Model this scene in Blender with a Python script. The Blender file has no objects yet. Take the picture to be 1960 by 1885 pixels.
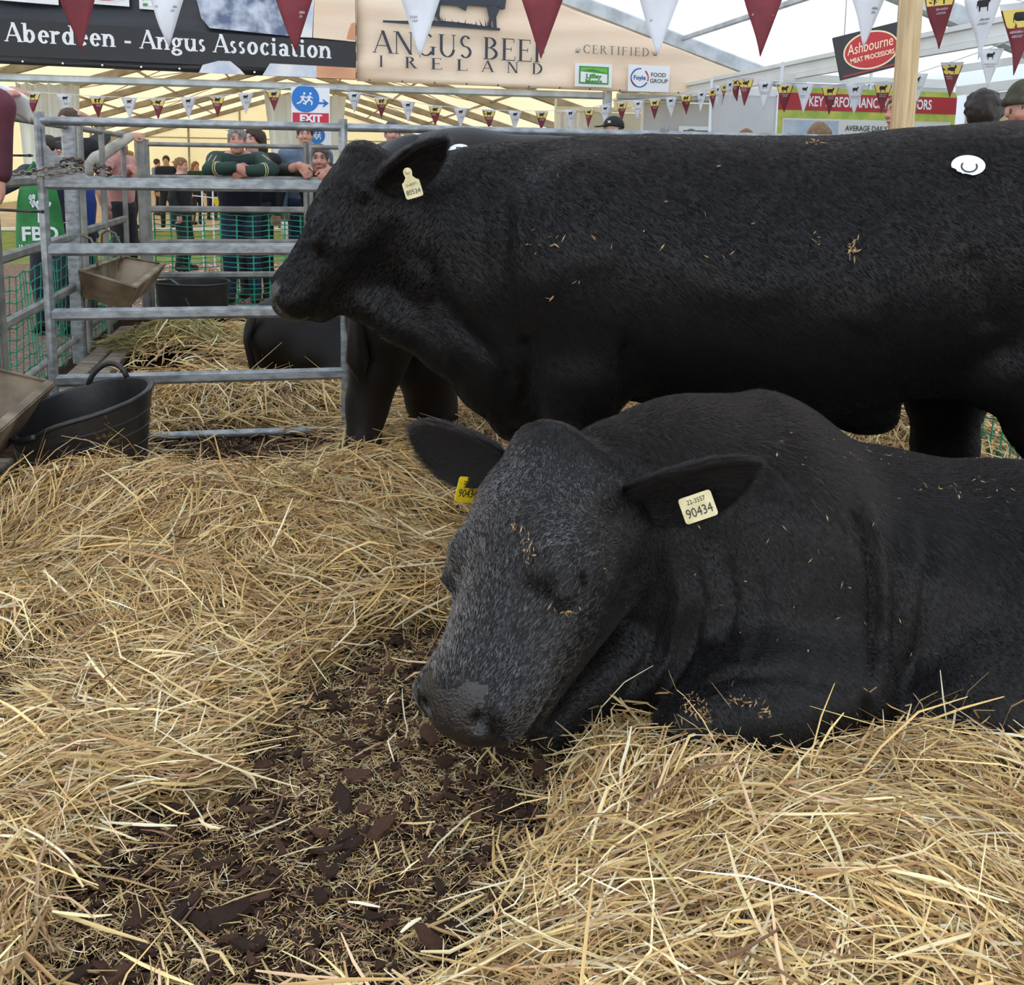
import bpy, bmesh, math, random
import numpy as np
from mathutils import Matrix, Vector

scene = bpy.context.scene
COL = scene.collection
PI = math.pi

# ---------------------------------------------------------------- camera
F_PX, PPU, PPV, CAM_H = 1900.0, 980.0, 610.0, 1.2
PITCH, ROLL = math.atan(.152), .015
_F = np.array([0, math.cos(PITCH), -math.sin(PITCH)])
_U0 = np.array([0, math.sin(PITCH), math.cos(PITCH)])
_R0 = np.array([1., 0, 0])
_R = _R0*math.cos(ROLL) + _U0*math.sin(ROLL)
_U = _U0*math.cos(ROLL) - _R0*math.sin(ROLL)
CAM = np.array([0, 0, CAM_H])
cam_data = bpy.data.cameras.new('camera')
cam = bpy.data.objects.new('camera', cam_data)
COL.objects.link(cam)
cam.matrix_world = Matrix(((_R[0], _U[0], -_F[0], 0), (_R[1], _U[1], -_F[1], 0), (_R[2], _U[2], -_F[2], CAM_H), (0, 0, 0, 1)))
cam_data.sensor_width = 36
cam_data.lens = F_PX*36/1960
cam_data.shift_y = -(942.5-PPV)/1960
cam_data.clip_start = .05
cam_data.clip_end = 400
scene.camera = cam

# ---------------------------------------------------------------- light: an overcast sky and a soft high sun
world = bpy.data.worlds.new('world'); scene.world = world
world.use_nodes = True
wn = world.node_tree.nodes; wl = world.node_tree.links
bg = wn['Background']
bg.inputs['Color'].default_value = (.93, .96, 1.0, 1)
bg.inputs['Strength'].default_value = 1.0
sun_d = bpy.data.lights.new('sun', 'SUN'); sun_d.energy = 1.6; sun_d.angle = .9; sun_d.color = (1, .96, .9)
sun = bpy.data.objects.new('sun', sun_d); COL.objects.link(sun)
sun.rotation_euler = (math.radians(32), math.radians(-18), 0)
vs = scene.view_settings
vs.view_transform = 'Standard'; vs.look = 'None'; vs.gamma = 1; vs.use_curve_mapping = False
vs.exposure = 1.3
scene.cycles.max_bounces = 10; scene.cycles.diffuse_bounces = 6; scene.cycles.transmission_bounces = 6
scene.cycles.transparent_max_bounces = 12
scene.cycles.sample_clamp_indirect = 6

# ---------------------------------------------------------------- where things stand
def ray(u, v):
    return _F + _R*(u-PPU)/F_PX - _U*(v-PPV)/F_PX
def P(u, v, Y):
    d = ray(u, v); return CAM + d*(Y/d[1])
def G(u, v, z=0.):
    d = ray(u, v); return CAM + d*((z-CAM_H)/d[2])
def project(p):
    q = np.asarray(p, float) - CAM
    zc = q@_F
    return PPU + F_PX*(q@_R)/zc, PPV - F_PX*(q@_U)/zc
YAW = math.radians(11.9)
EX = np.array([math.cos(YAW), math.sin(YAW), 0]); EY = np.array([-math.sin(YAW), math.cos(YAW), 0]); EZ = np.array([0, 0, 1.])
def pen(x, y, z=0.):
    """the pens and the tent share one grid, turned against the view"""
    return EX*x + EY*y + EZ*z
def topen(p):
    p = np.asarray(p, float); return np.array([p@EX, p@EY, p[2]])
def nrm(a):
    a = np.asarray(a, float); return a/(np.linalg.norm(a)+1e-12)
def V(*a): return np.array(a, float)

# ---------------------------------------------------------------- objects
def tag(o, label=None, cat=None, group=None, kind=None):
    if label: o['label'] = label
    if cat: o['category'] = cat
    if group: o['group'] = group
    if kind: o['kind'] = kind
    return o
def thing(name, label, cat, loc=(0, 0, 0), group=None, rotz=0):
    o = bpy.data.objects.new(name, None); COL.objects.link(o)
    o.empty_display_size = .1
    o.location = Vector([float(c) for c in loc]); o.rotation_euler = (0, 0, rotz)
    return tag(o, label, cat, group)
def root_matrix(o):
    m = o.matrix_basis.copy()
    if o.parent is not None:
        m = root_matrix(o.parent) @ o.matrix_parent_inverse @ m
    return m
def adopt(o, parent):
    o.parent = parent; o.matrix_parent_inverse = root_matrix(parent).inverted()
def link(name, me, mats=None, parent=None, smooth=True):
    if mats is not None:
        for m in (mats if isinstance(mats, (list, tuple)) else [mats]): me.materials.append(m)
    if smooth is not None and len(me.polygons):
        me.polygons.foreach_set('use_smooth', [bool(smooth)]*len(me.polygons))
    o = bpy.data.objects.new(name, me); COL.objects.link(o)
    if parent is not None: adopt(o, parent)
    return o
def np_mesh(name, verts, faces, k=None, matidx=None):
    """faces: int array (n,k)"""
    me = bpy.data.meshes.new(name)
    verts = np.ascontiguousarray(verts, dtype=np.float32); faces = np.ascontiguousarray(faces, dtype=np.int32)
    n, k = faces.shape
    me.vertices.add(len(verts)); me.vertices.foreach_set('co', verts.ravel())
    me.loops.add(n*k); me.loops.foreach_set('vertex_index', faces.ravel())
    me.polygons.add(n); me.polygons.foreach_set('loop_start', np.arange(0, n*k, k, dtype=np.int32))
    if matidx is not None: me.polygons.foreach_set('material_index', np.ascontiguousarray(matidx, dtype=np.int32))
    me.update(calc_edges=True)
    return me
def set_color(me, cols, name='col'):
    a = me.color_attributes.new(name, 'FLOAT_COLOR', 'POINT')
    c = np.ones((len(cols), 4), np.float32); c[:, :3] = cols
    a.data.foreach_set('color', c.ravel())
def copy_tree(o, parent=None):
    c = o.copy(); COL.objects.link(c)
    if parent is not None: c.parent = parent
    for ch in list(o.children): copy_tree(ch, c)
    return c

class MB:
    """collects shapes into one mesh"""
    def __init__(s): s.v = []; s.f = []; s.m = []
    def add(s, vs, fs, m=0):
        b = len(s.v); s.v += [tuple(float(c) for c in p) for p in vs]
        for f in fs: s.f.append(tuple(b+i for i in f)); s.m.append(m)
        return s
    def box(s, c, size, ax=None, m=0):
        c = np.asarray(c, float); ax = ax if ax is not None else (V(1, 0, 0), V(0, 1, 0), V(0, 0, 1))
        h = [np.asarray(a)*d/2 for a, d in zip(ax, size)]
        vs = [c+sx*h[0]+sy*h[1]+sz*h[2] for sx in (-1, 1) for sy in (-1, 1) for sz in (-1, 1)]
        return s.add(vs, [(0, 1, 3, 2), (4, 6, 7, 5), (0, 4, 5, 1), (2, 3, 7, 6), (0, 2, 6, 4), (1, 5, 7, 3)], m)
    def bar(s, a, b, w, h, up=(0, 0, 1), m=0):
        a = np.asarray(a, float); b = np.asarray(b, float); d = nrm(b-a)
        x = nrm(np.cross(d, up)); z = nrm(np.cross(x, d))
        return s.box((a+b)/2, (np.linalg.norm(b-a), w, h), (d, x, z), m)
    def bbar(s, a, b, w, h, up=(0, 0, 1), m=0, c=None):
        """a square tube with rounded edges"""
        c = c or min(w, h)*.22
        sec = [(w/2-c, -h/2), (w/2, -h/2+c), (w/2, h/2-c), (w/2-c, h/2), (-w/2+c, h/2), (-w/2, h/2-c), (-w/2, -h/2+c), (-w/2+c, -h/2)]
        return s.extrude(a, b, sec, up, m)
    def extrude(s, a, b, sec, up=(0, 0, 1), m=0):
        a = np.asarray(a, float); b = np.asarray(b, float); d = nrm(b-a)
        x = nrm(np.cross(d, up)); z = nrm(np.cross(x, d)); n = len(sec)
        vs = [a+x*p+z*q for p, q in sec]+[b+x*p+z*q for p, q in sec]
        fs = [(i, (i+1) % n, n+(i+1) % n, n+i) for i in range(n)]+[tuple(range(n))[::-1], tuple(range(n, 2*n))]
        return s.add(vs, fs, m)
    def tube(s, pts, r, n=8, m=0, closed=False, squash=None):
        pts = [np.asarray(p, float) for p in pts]; k = len(pts)
        rs = r if isinstance(r, (list, tuple, np.ndarray)) else [r]*k
        vs = []; prev = None
        for i, p in enumerate(pts):
            if closed: t = pts[(i+1) % k]-pts[i-1]
            else: t = pts[min(i+1, k-1)]-pts[max(i-1, 0)]
            t = nrm(t)
            ref = prev if prev is not None else (V(0, 0, 1) if abs(t[2]) < .9 else V(1, 0, 0))
            x = nrm(np.cross(t, ref)) if prev is None else nrm(prev-t*(prev@t))
            y = np.cross(t, x); prev = x
            for j in range(n):
                a = 2*PI*j/n; vs.append(p+(x*math.cos(a)+y*math.sin(a))*rs[i])
        fs = []
        for i in range(k if closed else k-1):
            for j in range(n):
                a, b = i*n+j, i*n+(j+1) % n
                c, d = ((i+1) % k)*n+(j+1) % n, ((i+1) % k)*n+j
                fs.append((a, b, c, d))
        if not closed: fs += [tuple(range(n))[::-1], tuple(range((k-1)*n, k*n))]
        return s.add(vs, fs, m)
    def loft(s, rings, m=0, cap=True, wrap=True):
        n = len(rings[0]); vs = [p for r in rings for p in r]; fs = []
        for i in range(len(rings)-1):
            for j in range(n if wrap else n-1):
                fs.append((i*n+j, i*n+(j+1) % n, (i+1)*n+(j+1) % n, (i+1)*n+j))
        if cap and wrap: fs += [tuple(range(n))[::-1], tuple(range((len(rings)-1)*n, len(rings)*n))]
        return s.add(vs, fs, m)
    def poly(s, pts, m=0): return s.add(pts, [tuple(range(len(pts)))], m)
    def slab(s, pts, nvec, t, m=0):
        """a flat outline with thickness t along nvec"""
        pts = [np.asarray(p, float) for p in pts]; n = len(pts); o = nrm(nvec)*t
        return s.add(pts+[p+o for p in pts], [tuple(range(n))[::-1], tuple(range(n, 2*n))]+[(i, (i+1) % n, n+(i+1) % n, n+i) for i in range(n)], m)
    def sphere(s, c, r, ax=None, nu=12, nv=8, m=0):
        c = np.asarray(c, float); r = np.ones(3)*r; ax = ax if ax is not None else np.eye(3); vs = []
        for i in range(nv+1):
            t = PI*i/nv
            for j in range(nu):
                a = 2*PI*j/nu; q = V(math.sin(t)*math.cos(a), math.sin(t)*math.sin(a), math.cos(t))*r
                vs.append(c+q[0]*np.asarray(ax[0])+q[1]*np.asarray(ax[1])+q[2]*np.asarray(ax[2]))
        return s.add(vs, [(i*nu+j, (i+1)*nu+j, (i+1)*nu+(j+1) % nu, i*nu+(j+1) % nu) for i in range(nv) for j in range(nu)], m)
    def build(s, name, mats, parent=None, smooth=False, fix=True):
        me = bpy.data.meshes.new(name); me.from_pydata(s.v, [], s.f)
        ml = mats if isinstance(mats, (list, tuple)) else [mats]
        for m in ml: me.materials.append(m)
        if len(ml) > 1: me.polygons.foreach_set('material_index', s.m)
        if fix:
            b = bmesh.new(); b.from_mesh(me); bmesh.ops.recalc_face_normals(b, faces=b.faces); b.to_mesh(me); b.free()
        me.update()
        o = link(name, me, None, parent, None)
        if smooth == 'auto':
            me.polygons.foreach_set('use_smooth', [True]*len(me.polygons))
            try: me.set_sharp_from_angle(angle=math.radians(38))
            except Exception: pass
        elif smooth: me.polygons.foreach_set('use_smooth', [True]*len(me.polygons))
        return o

# ---------------------------------------------------------------- materials
def mat(name, col, rough=.6, metal=0., var=None, vscale=8., detail=4., bump=0., bscale=30., spec=None, sheen=0., coord='Object', stretch=None, var_mix=(.38, .62), attr=None, transl=0., coat=0.):
    m = bpy.data.materials.new(name); m.use_nodes = True
    nt = m.node_tree; N = nt.nodes; L = nt.links; b = N['Principled BSDF']
    b.inputs['Roughness'].default_value = rough; b.inputs['Metallic'].default_value = metal
    if spec is not None: b.inputs['Specular IOR Level'].default_value = spec
    if sheen: b.inputs['Sheen Weight'].default_value = sheen; b.inputs['Sheen Roughness'].default_value = .4
    if coat: b.inputs['Coat Weight'].default_value = coat
    tc = N.new('ShaderNodeTexCoord'); src = tc.outputs[coord]
    if stretch:
        mp = N.new('ShaderNodeMapping'); mp.inputs['Scale'].default_value = stretch; L.new(src, mp.inputs[0]); src = mp.outputs[0]
    out = None
    if attr:
        a = N.new('ShaderNodeAttribute'); a.attribute_name = attr; out = a.outputs['Color']
        L.new(out, b.inputs['Base Color'])
    else: b.inputs['Base Color'].default_value = (*col, 1)
    if var is not None:
        t = N.new('ShaderNodeTexNoise'); t.inputs['Scale'].default_value = vscale; t.inputs['Detail'].default_value = detail; L.new(src, t.inputs['Vector'])
        r = N.new('ShaderNodeMapRange'); r.inputs[1].default_value = var_mix[0]; r.inputs[2].default_value = var_mix[1]; L.new(t.outputs['Fac'], r.inputs[0])
        x = N.new('ShaderNodeMix'); x.data_type = 'RGBA'; L.new(r.outputs[0], x.inputs['Factor'])
        if out is not None: L.new(out, x.inputs['A'])
        else: x.inputs['A'].default_value = (*col, 1)
        x.inputs['B'].default_value = (*var, 1); L.new(x.outputs['Result'], b.inputs['Base Color'])
    if bump:
        t2 = N.new('ShaderNodeTexNoise'); t2.inputs['Scale'].default_value = bscale; t2.inputs['Detail'].default_value = 5; L.new(src, t2.inputs['Vector'])
        bp = N.new('ShaderNodeBump'); bp.inputs['Strength'].default_value = bump; bp.inputs['Distance'].default_value = .01; L.new(t2.outputs['Fac'], bp.inputs['Height']); L.new(bp.outputs[0], b.inputs['Normal'])
    if transl:
        tr = N.new('ShaderNodeBsdfTranslucent'); tr.inputs['Color'].default_value = (*col, 1)
        mx = N.new('ShaderNodeMixShader'); mx.inputs[0].default_value = transl
        L.new(b.outputs[0], mx.inputs[1]); L.new(tr.outputs[0], mx.inputs[2]); L.new(mx.outputs[0], N['Material Output'].inputs[0])
    return m
def srgb(r, g, b):
    f = lambda c: (c/255/12.92 if c/255 <= .04045 else ((c/255+.055)/1.055)**2.4)
    return (f(r), f(g), f(b))
def hexc(h): return srgb(int(h[0:2], 16), int(h[2:4], 16), int(h[4:6], 16))

# ---------------------------------------------------------------- organic bodies: one continuous surface grown from limbs that melt together
class Field:
    def __init__(s, lo, hi, h):
        s.lo = np.asarray(lo, float); s.h = h
        s.n = np.maximum(np.ceil((np.asarray(hi)-s.lo)/h).astype(int)+1, 2)
        s.d = np.full(s.n, 1., np.float32)
        s.g = [(s.lo[i]+h*np.arange(s.n[i])).astype(np.float32) for i in range(3)]
    def _box(s, lo, hi):
        a = np.clip(np.floor((lo-s.lo)/s.h).astype(int), 0, s.n); b = np.clip(np.ceil((hi-s.lo)/s.h).astype(int)+1, 0, s.n)
        if np.any(b <= a): return None, None
        sl = tuple(slice(a[i], b[i]) for i in range(3))
        X, Y, Z = np.meshgrid(*[s.g[i][sl[i]] for i in range(3)], indexing='ij', sparse=True)
        return sl, (X, Y, Z)
    def _blend(s, sl, d, k, op):
        a = s.d[sl]
        if op > 0:
            if k > 0:
                hh = np.maximum(k-np.abs(a-d), 0)/k; s.d[sl] = np.minimum(a, d)-hh*hh*k*.25
            else: s.d[sl] = np.minimum(a, d)
        else:
            hh = np.maximum(k-np.abs(a+d), 0)/max(k, 1e-6); s.d[sl] = np.maximum(a, -d)+hh*hh*k*.25
    def cone(s, a, b, ra, rb, k=.04, op=1, flat=None):
        """limb from a (radius ra) to b (radius rb); flat=(direction, factor): thinner along direction when factor < 1"""
        a = np.asarray(a, float); b = np.asarray(b, float); R = max(ra, rb)*(max(1, flat[1]) if flat else 1)+k+4*s.h
        sl, g = s._box(np.minimum(a, b)-R, np.maximum(a, b)+R)
        if sl is None: return s
        px, py, pz = g[0]-a[0], g[1]-a[1], g[2]-a[2]; d = b-a; L2 = d@d+1e-12
        t = np.clip((px*d[0]+py*d[1]+pz*d[2])/L2, 0, 1)
        qx, qy, qz = px-t*d[0], py-t*d[1], pz-t*d[2]
        if flat:
            n = nrm(flat[0]); f = 1/flat[1]-1; w = (qx*n[0]+qy*n[1]+qz*n[2])*f
            qx, qy, qz = qx+w*n[0], qy+w*n[1], qz+w*n[2]
        r = ra+(rb-ra)*t
        dd = np.sqrt(qx*qx+qy*qy+qz*qz)-r
        if flat and flat[1] < 1: dd = dd*(.5+.5*flat[1])
        s._blend(sl, dd.astype(np.float32), k, op); return s
    def chain(s, pts, k=.05, op=1, flat=None):
        for (a, ra), (b, rb) in zip(pts[:-1], pts[1:]): s.cone(a, b, ra, rb, k, op, flat)
        return s
    def ell(s, c, r, ax=None, k=.04, op=1):
        c = np.asarray(c, float); r = np.ones(3)*r; ax = np.eye(3) if ax is None else np.asarray(ax); R = max(r)+k+4*s.h
        sl, g = s._box(c-R, c+R)
        if sl is None: return s
        px, py, pz = g[0]-c[0], g[1]-c[1], g[2]-c[2]
        k0 = 0; k1 = 0
        for i in range(3):
            q = px*ax[i][0]+py*ax[i][1]+pz*ax[i][2]; k0 = k0+(q/r[i])**2; k1 = k1+(q/r[i]**2)**2
        k0 = np.sqrt(k0); k1 = np.sqrt(k1)+1e-9
        s._blend(sl, (k0*(k0-1)/k1).astype(np.float32), k, op); return s
    def cut_below(s, z):
        s.d = np.maximum(s.d, (z-s.g[2])[None, None, :].astype(np.float32)); return s
    def cut_plane(s, p, n):
        """keep the side that n points to"""
        n = nrm(n); X, Y, Z = np.meshgrid(*s.g, indexing='ij', sparse=True)
        s.d = np.maximum(s.d, -((X-p[0])*n[0]+(Y-p[1])*n[1]+(Z-p[2])*n[2]).astype(np.float32)); return s
    def surface(s, relax=1):
        d = s.d; neg = d < 0
        c = np.zeros(np.array(d.shape)-1, np.uint8)
        for i in (0, 1):
            for j in (0, 1):
                for k in (0, 1): c += neg[i:i+c.shape[0], j:j+c.shape[1], k:k+c.shape[2]]
        act = (c > 0) & (c < 8)
        idx = np.full(c.shape, -1, np.int64); ii = np.argwhere(act); idx[act] = np.arange(len(ii))
        acc = np.zeros((len(ii), 3)); cnt = np.zeros(len(ii))
        offs = [(i, j, k) for i in (0, 1) for j in (0, 1) for k in (0, 1)]
        val = {o: d[ii[:, 0]+o[0], ii[:, 1]+o[1], ii[:, 2]+o[2]] for o in offs}
        for o in offs:
            for ax in range(3):
                if o[ax]: continue
                o2 = list(o); o2[ax] = 1; o2 = tuple(o2); a, b = val[o], val[o2]; m = (a < 0) != (b < 0)
                t = np.where(m, a/np.where(m, a-b, 1), 0)
                p = np.zeros((len(ii), 3)); p[:] = o; p[:, ax] = t
                acc[m] += p[m]; cnt[m] += 1
        v = (ii+acc/cnt[:, None])*s.h+s.lo
        quads = []
        for ax in range(3):
            sl0 = [slice(None)]*3; sl1 = [slice(None)]*3; sl0[ax] = slice(0, -1); sl1[ax] = slice(1, None)
            a, b = neg[tuple(sl0)], neg[tuple(sl1)]; e = np.argwhere(a != b)
            o1, o2 = [(1, 2), (2, 0), (0, 1)][ax]
            ok = (e[:, o1] > 0) & (e[:, o2] > 0) & (e[:, o1] < c.shape[o1]) & (e[:, o2] < c.shape[o2]); e = e[ok]
            def q(da, db):
                f = e.copy(); f[:, o1] -= da; f[:, o2] -= db; return idx[f[:, 0], f[:, 1], f[:, 2]]
            Q = np.stack([q(1, 1), q(0, 1), q(0, 0), q(1, 0)], 1)
            inside = neg[e[:, 0], e[:, 1], e[:, 2]]
            Q[~inside] = Q[~inside][:, ::-1]; quads.append(Q)
        Q = np.concatenate(quads)
        lab = np.arange(len(v))                     # keep the one continuous body, drop stray islands
        for _ in range(60):
            m = lab[Q].min(1); new = lab.copy()
            for i in range(4): np.minimum.at(new, Q[:, i], m)
            new = new[new]
            if np.array_equal(new, lab): break
            lab = new
        big = np.bincount(lab).argmax()
        if (lab != big).any():
            Q = Q[lab[Q[:, 0]] == big]; used = np.unique(Q); rm = np.zeros(len(v), int); rm[used] = np.arange(len(used)); v = v[used]; Q = rm[Q]
        for _ in range(relax):
            s1 = np.zeros_like(v); n1 = np.zeros(len(v))
            for a, b in ((0, 1), (1, 2), (2, 3), (3, 0)):
                np.add.at(s1, Q[:, a], v[Q[:, b]]); np.add.at(n1, Q[:, a], 1)
                np.add.at(s1, Q[:, b], v[Q[:, a]]); np.add.at(n1, Q[:, b], 1)
            v = .5*v+.5*s1/np.maximum(n1, 1)[:, None]
        return v, Q
def normals_of(v, Q):
    fn = np.cross(v[Q[:, 2]]-v[Q[:, 0]], v[Q[:, 3]]-v[Q[:, 1]]); n = np.zeros_like(v)
    for i in range(4): np.add.at(n, Q[:, i], fn)
    return n/(np.linalg.norm(n, axis=1, keepdims=True)+1e-12)

def text_part(name, body, size, M3, loc, material, parent, extrude=.0004, align='CENTER', sx=1., offset=0., spacing=1.):
    cu = bpy.data.curves.new(name, 'FONT'); cu.body = body; cu.size = size; cu.extrude = extrude; cu.align_x = align; cu.align_y = 'CENTER'; cu.offset = offset; cu.space_character = spacing
    cu.resolution_u = 3; cu.materials.append(material)
    t = bpy.data.objects.new(name, cu); COL.objects.link(t)
    me = bpy.data.meshes.new_from_object(t); bpy.data.objects.remove(t); bpy.data.curves.remove(cu); me.name = name
    x, y, z = M3; m = Matrix(((x[0]*sx, y[0], z[0], loc[0]), (x[1]*sx, y[1], z[1], loc[1]), (x[2]*sx, y[2], z[2], loc[2]), (0, 0, 0, 1)))
    me.transform(m)
    o = bpy.data.objects.new(name, me); COL.objects.link(o)
    if parent is not None: adopt(o, parent)
    return o

# ================================================================ lettering cut from flat strokes (serif), and plain print
def _arc(cx, cy, rx, ry, a0, a1, wv, wh, n=14):
    o = []; i_ = []
    for k in range(n+1):
        a = math.radians(a0+(a1-a0)*k/n); c, s = math.cos(a), math.sin(a); w = wv*abs(c)+wh*abs(s)
        o.append((cx+(rx)*c, cy+(ry)*s)); i_.append((cx+(rx-w)*c, cy+(ry-(wh if wh < w else w)*1.0)*s if abs(s) > .999 else cy+(ry-w)*s))
    return [(o[k], o[k+1], i_[k+1], i_[k]) for k in range(n)]
def glyph(ch, T, t):
    q = []
    def v(x, y0, y1, w=None, s0=1, s1=1):
        w = w or T; q.append(((x-w/2, y0), (x+w/2, y0), (x+w/2, y1), (x-w/2, y1)))
        for y, s in ((y0, s0), (y1, s1)):
            if s: sv(x, y, w)
    def sv(x, y, w=None, l=1., r=1.):
        w = w or T; d = w*.5+.07; yy = (y, y+t*.8) if y < .3 else (y-t*.8, y); q.append(((x-d*l, yy[0]), (x+d*r, yy[0]), (x+d*r, yy[1]), (x-d*l, yy[1])))
    def h(x0, x1, y, w=None): w = w or t; q.append(((x0, y-w/2), (x1, y-w/2), (x1, y+w/2), (x0, y+w/2)))
    def dg(x0, y0, x1, y1, w): q.append(((x0-w/2, y0), (x0+w/2, y0), (x1+w/2, y1), (x1-w/2, y1)))
    def arc(*a): q.extend(_arc(*a))
    xh = .66; adv = .7
    if ch == 'A': dg(.05, 0, .41, 1, t*1.2); dg(.76, 0, .40, 1, T*1.1); h(.17, .62, .33); sv(.05, 0, t); sv(.76, 0, T); adv = .84
    elif ch == 'N': v(.12, 0, 1, t*1.2, 1, 0); dg(.74, 0, .14, 1, T*1.15); v(.74, 0, 1, t*1.2, 0, 1); sv(.1, 1, t, 1.4, .3); adv = .88
    elif ch == 'G': arc(.46, .5, .42, .52, 48, 318, T, t); v(.78, .04, .42, T, 0, 1); adv = .94
    elif ch == 'C': arc(.46, .5, .42, .52, 46, 314, T, t); q.append(((.72, .68), (.76, .68), (.76, .96), (.74, .9))); adv = .84
    elif ch == 'U': v(.16, .32, 1, T, 0, 1); arc(.43, .34, .27+T/2, .36, 180, 360, T*.9, t); v(.70, .32, 1, t*1.2, 0, 1); adv = .88
    elif ch in 'Ss':
        k = 1 if ch == 'S' else xh; a = []
        a += _arc(.31, .745, .24, .265, 35, 268, T/k*.8, t/k*1.1); a += _arc(.31, .265, .27, .275, 92, -145, T/k*.85, t/k*1.1); q.extend([tuple((x*k, y*k) for x, y in p) for p in a]); adv = .66*k
    elif ch in 'BRP':
        v(.16, 0, 1); h(.16, .34, 1-t/2); h(.16, .36, .53); arc(.32, .765, .28, .235, -90, 90, T, t)
        if ch == 'B': h(.16, .36, t/2); arc(.34, .27, .33, .27, -90, 90, T, t); adv = .76
        else:
            if ch == 'R': dg(.70, 0, .36, .53, T*1.05); sv(.72, 0, T*.6)
            adv = .80
    elif ch in 'EFL':
        v(.16, 0, 1)
        if ch != 'L': h(.16, .60, 1-t/2); q.append(((.57, .82), (.60, .82), (.60, 1), (.57, 1))); h(.16, .48, .52); q.append(((.46, .42), (.49, .42), (.49, .62), (.46, .62)))
        if ch != 'F': h(.16, .64, t/2); q.append(((.61, 0), (.64, 0), (.66, .2), (.63, .2)))
        adv = .70
    elif ch == 'D': v(.16, 0, 1); h(.16, .34, 1-t/2); h(.16, .34, t/2); arc(.32, .5, .46, .5, -90, 90, T, t); adv = .86
    elif ch == 'I': v(.2, 0, 1); adv = .4
    elif ch == 'T': v(.38, 0, 1, T, 1, 0); h(.04, .72, 1-t/2); adv = .76
    elif ch == 'h': v(.14, 0, 1, T, 1, 0); sv(.12, 1, T, 1, .3); arc(.36, .40, .27, .27, 0, 175, T, t*1.3); v(.56, 0, .41, T, 1, 0); adv = .72
    elif ch == 'n': v(.14, 0, xh, T, 1, 0); sv(.12, xh, T, 1, .3); arc(.36, .40, .27, .27, 0, 175, T, t*1.3); v(.56, 0, .41, T, 1, 0); adv = .72
    elif ch == 'b': v(.14, 0.02, 1, T, 0, 0); sv(.12, 1, T, 1, .3); arc(.36, .33, .29, .35, 0, 360, T, t*1.2, 22); adv = .72
    elif ch == 'd': v(.56, 0, 1, T, 0, 0); sv(.54, 1, T, 1, .3); sv(.6, 0, T, .2, 1); arc(.34, .33, .29, .35, 0, 360, T, t*1.2, 22); adv = .74
    elif ch == 'e': arc(.33, .33, .29, .35, 0, 318, T, t*1.2, 20); h(.1, .60, .36, t*1.1); adv = .64
    elif ch == 'r': v(.14, 0, xh, T, 1, 0); sv(.12, xh, T, 1, .3); arc(.36, .46, .2, .21, 35, 170, T*.9, T*.7, 8); adv = .52
    elif ch == 'g': arc(.32, .42, .25, .26, 0, 360, T*.85, t, 20); arc(.32, -.10, .3, .19, 0, 360, T*.7, t*1.2, 20); dg(.14, .06, .22, .2, t*2); h(.46, .66, .60, t*1.6); adv = .68
    elif ch == 'u': v(.14, .24, xh, T, 0, 1); arc(.35, .25, .29, .27, 180, 350, T, t*1.3); v(.56, 0, xh, T, 0, 0); sv(.54, xh, T, 1, .3); sv(.6, 0, T, .2, 1); adv = .74
    elif ch == 'o': arc(.34, .33, .30, .35, 0, 360, T, t*1.2, 22); adv = .68
    elif ch == 'c': arc(.33, .33, .29, .35, 42, 318, T, t*1.2, 18); adv = .60
    elif ch == 'i': v(.18, 0, xh, T, 1, 0); sv(.16, xh, T, 1, .3); arc(.18, .86, .10, .10, 0, 360, .1, .1, 12); adv = .38
    elif ch == 'a': arc(.28, .19, .23, .21, 0, 360, T*.85, t, 18); v(.48, 0, .45, T, 0, 0); sv(.54, 0, T, .1, .8); arc(.30, .44, .18+T/2, .24, 0, 160, T*.9, t*1.4, 10); adv = .66
    elif ch == 't': v(.2, .12, .86, T, 0, 0); h(.05, .42, xh-t/2, t*1.2); arc(.30, .16, .20, .17, 180, 310, T, t*1.3, 8); adv = .46
    elif ch == '-': h(.06, .40, .30, T*.75); adv = .48
    else: adv = .34
    return q, adv
def serif_text(name, body, org, X, Y, size, material, parent, T=.12, t=.045, gap=.05, lift=.004, width=None):
    N = BN
    N = BN; gl = []; x = 0
    for ch in body:
        g, a = glyph(ch, T, t); gl.append((ch, [[(px+x, py) for px, py in p] for p in g])); x += a+gap
    sx = size if width is None else width/(x-gap); o = None
    for ch, g in gl:
        if not g: continue
        mb = MB()
        for i, p in enumerate(g): mb.poly([np.asarray(org)+X*(px*sx)+Y*(py*size)+N*(lift+i*2e-5) for px, py in p])
        o = mb.build('letter', material, parent, fix=False)
    return o

# ================================================================ ground
M_bark_floor = mat('bark_bedding', srgb(64, 43, 30), .95, spec=.08, var=srgb(30, 21, 16), vscale=26, detail=8, bump=.9, bscale=60)
M_gravel = mat('gravel_path', srgb(150, 118, 98), .9, var=srgb(88, 66, 54), vscale=34, detail=6, bump=.8, bscale=50)
M_grass = mat('grass_field', srgb(122, 138, 62), .95, var=srgb(96, 112, 44), vscale=9, detail=8, bump=.6, bscale=40)
def slab_pen(name, x0, x1, y0, y1, z0, z1, m, kind='structure', parent=None):
    mb = MB(); mb.box(pen((x0+x1)/2, (y0+y1)/2, (z0+z1)/2), (x1-x0, y1-y0, z1-z0), (EX, EY, EZ)); o = mb.build(name, m, parent)
    if kind: o['kind'] = kind
    return o
floor = slab_pen('floor', -1.42, 5.2, -1.5, 8.3, -.2, 0, M_bark_floor)
slab_pen('ground', -16, 16, -3, 64, -.4, -.03, M_grass)
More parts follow.
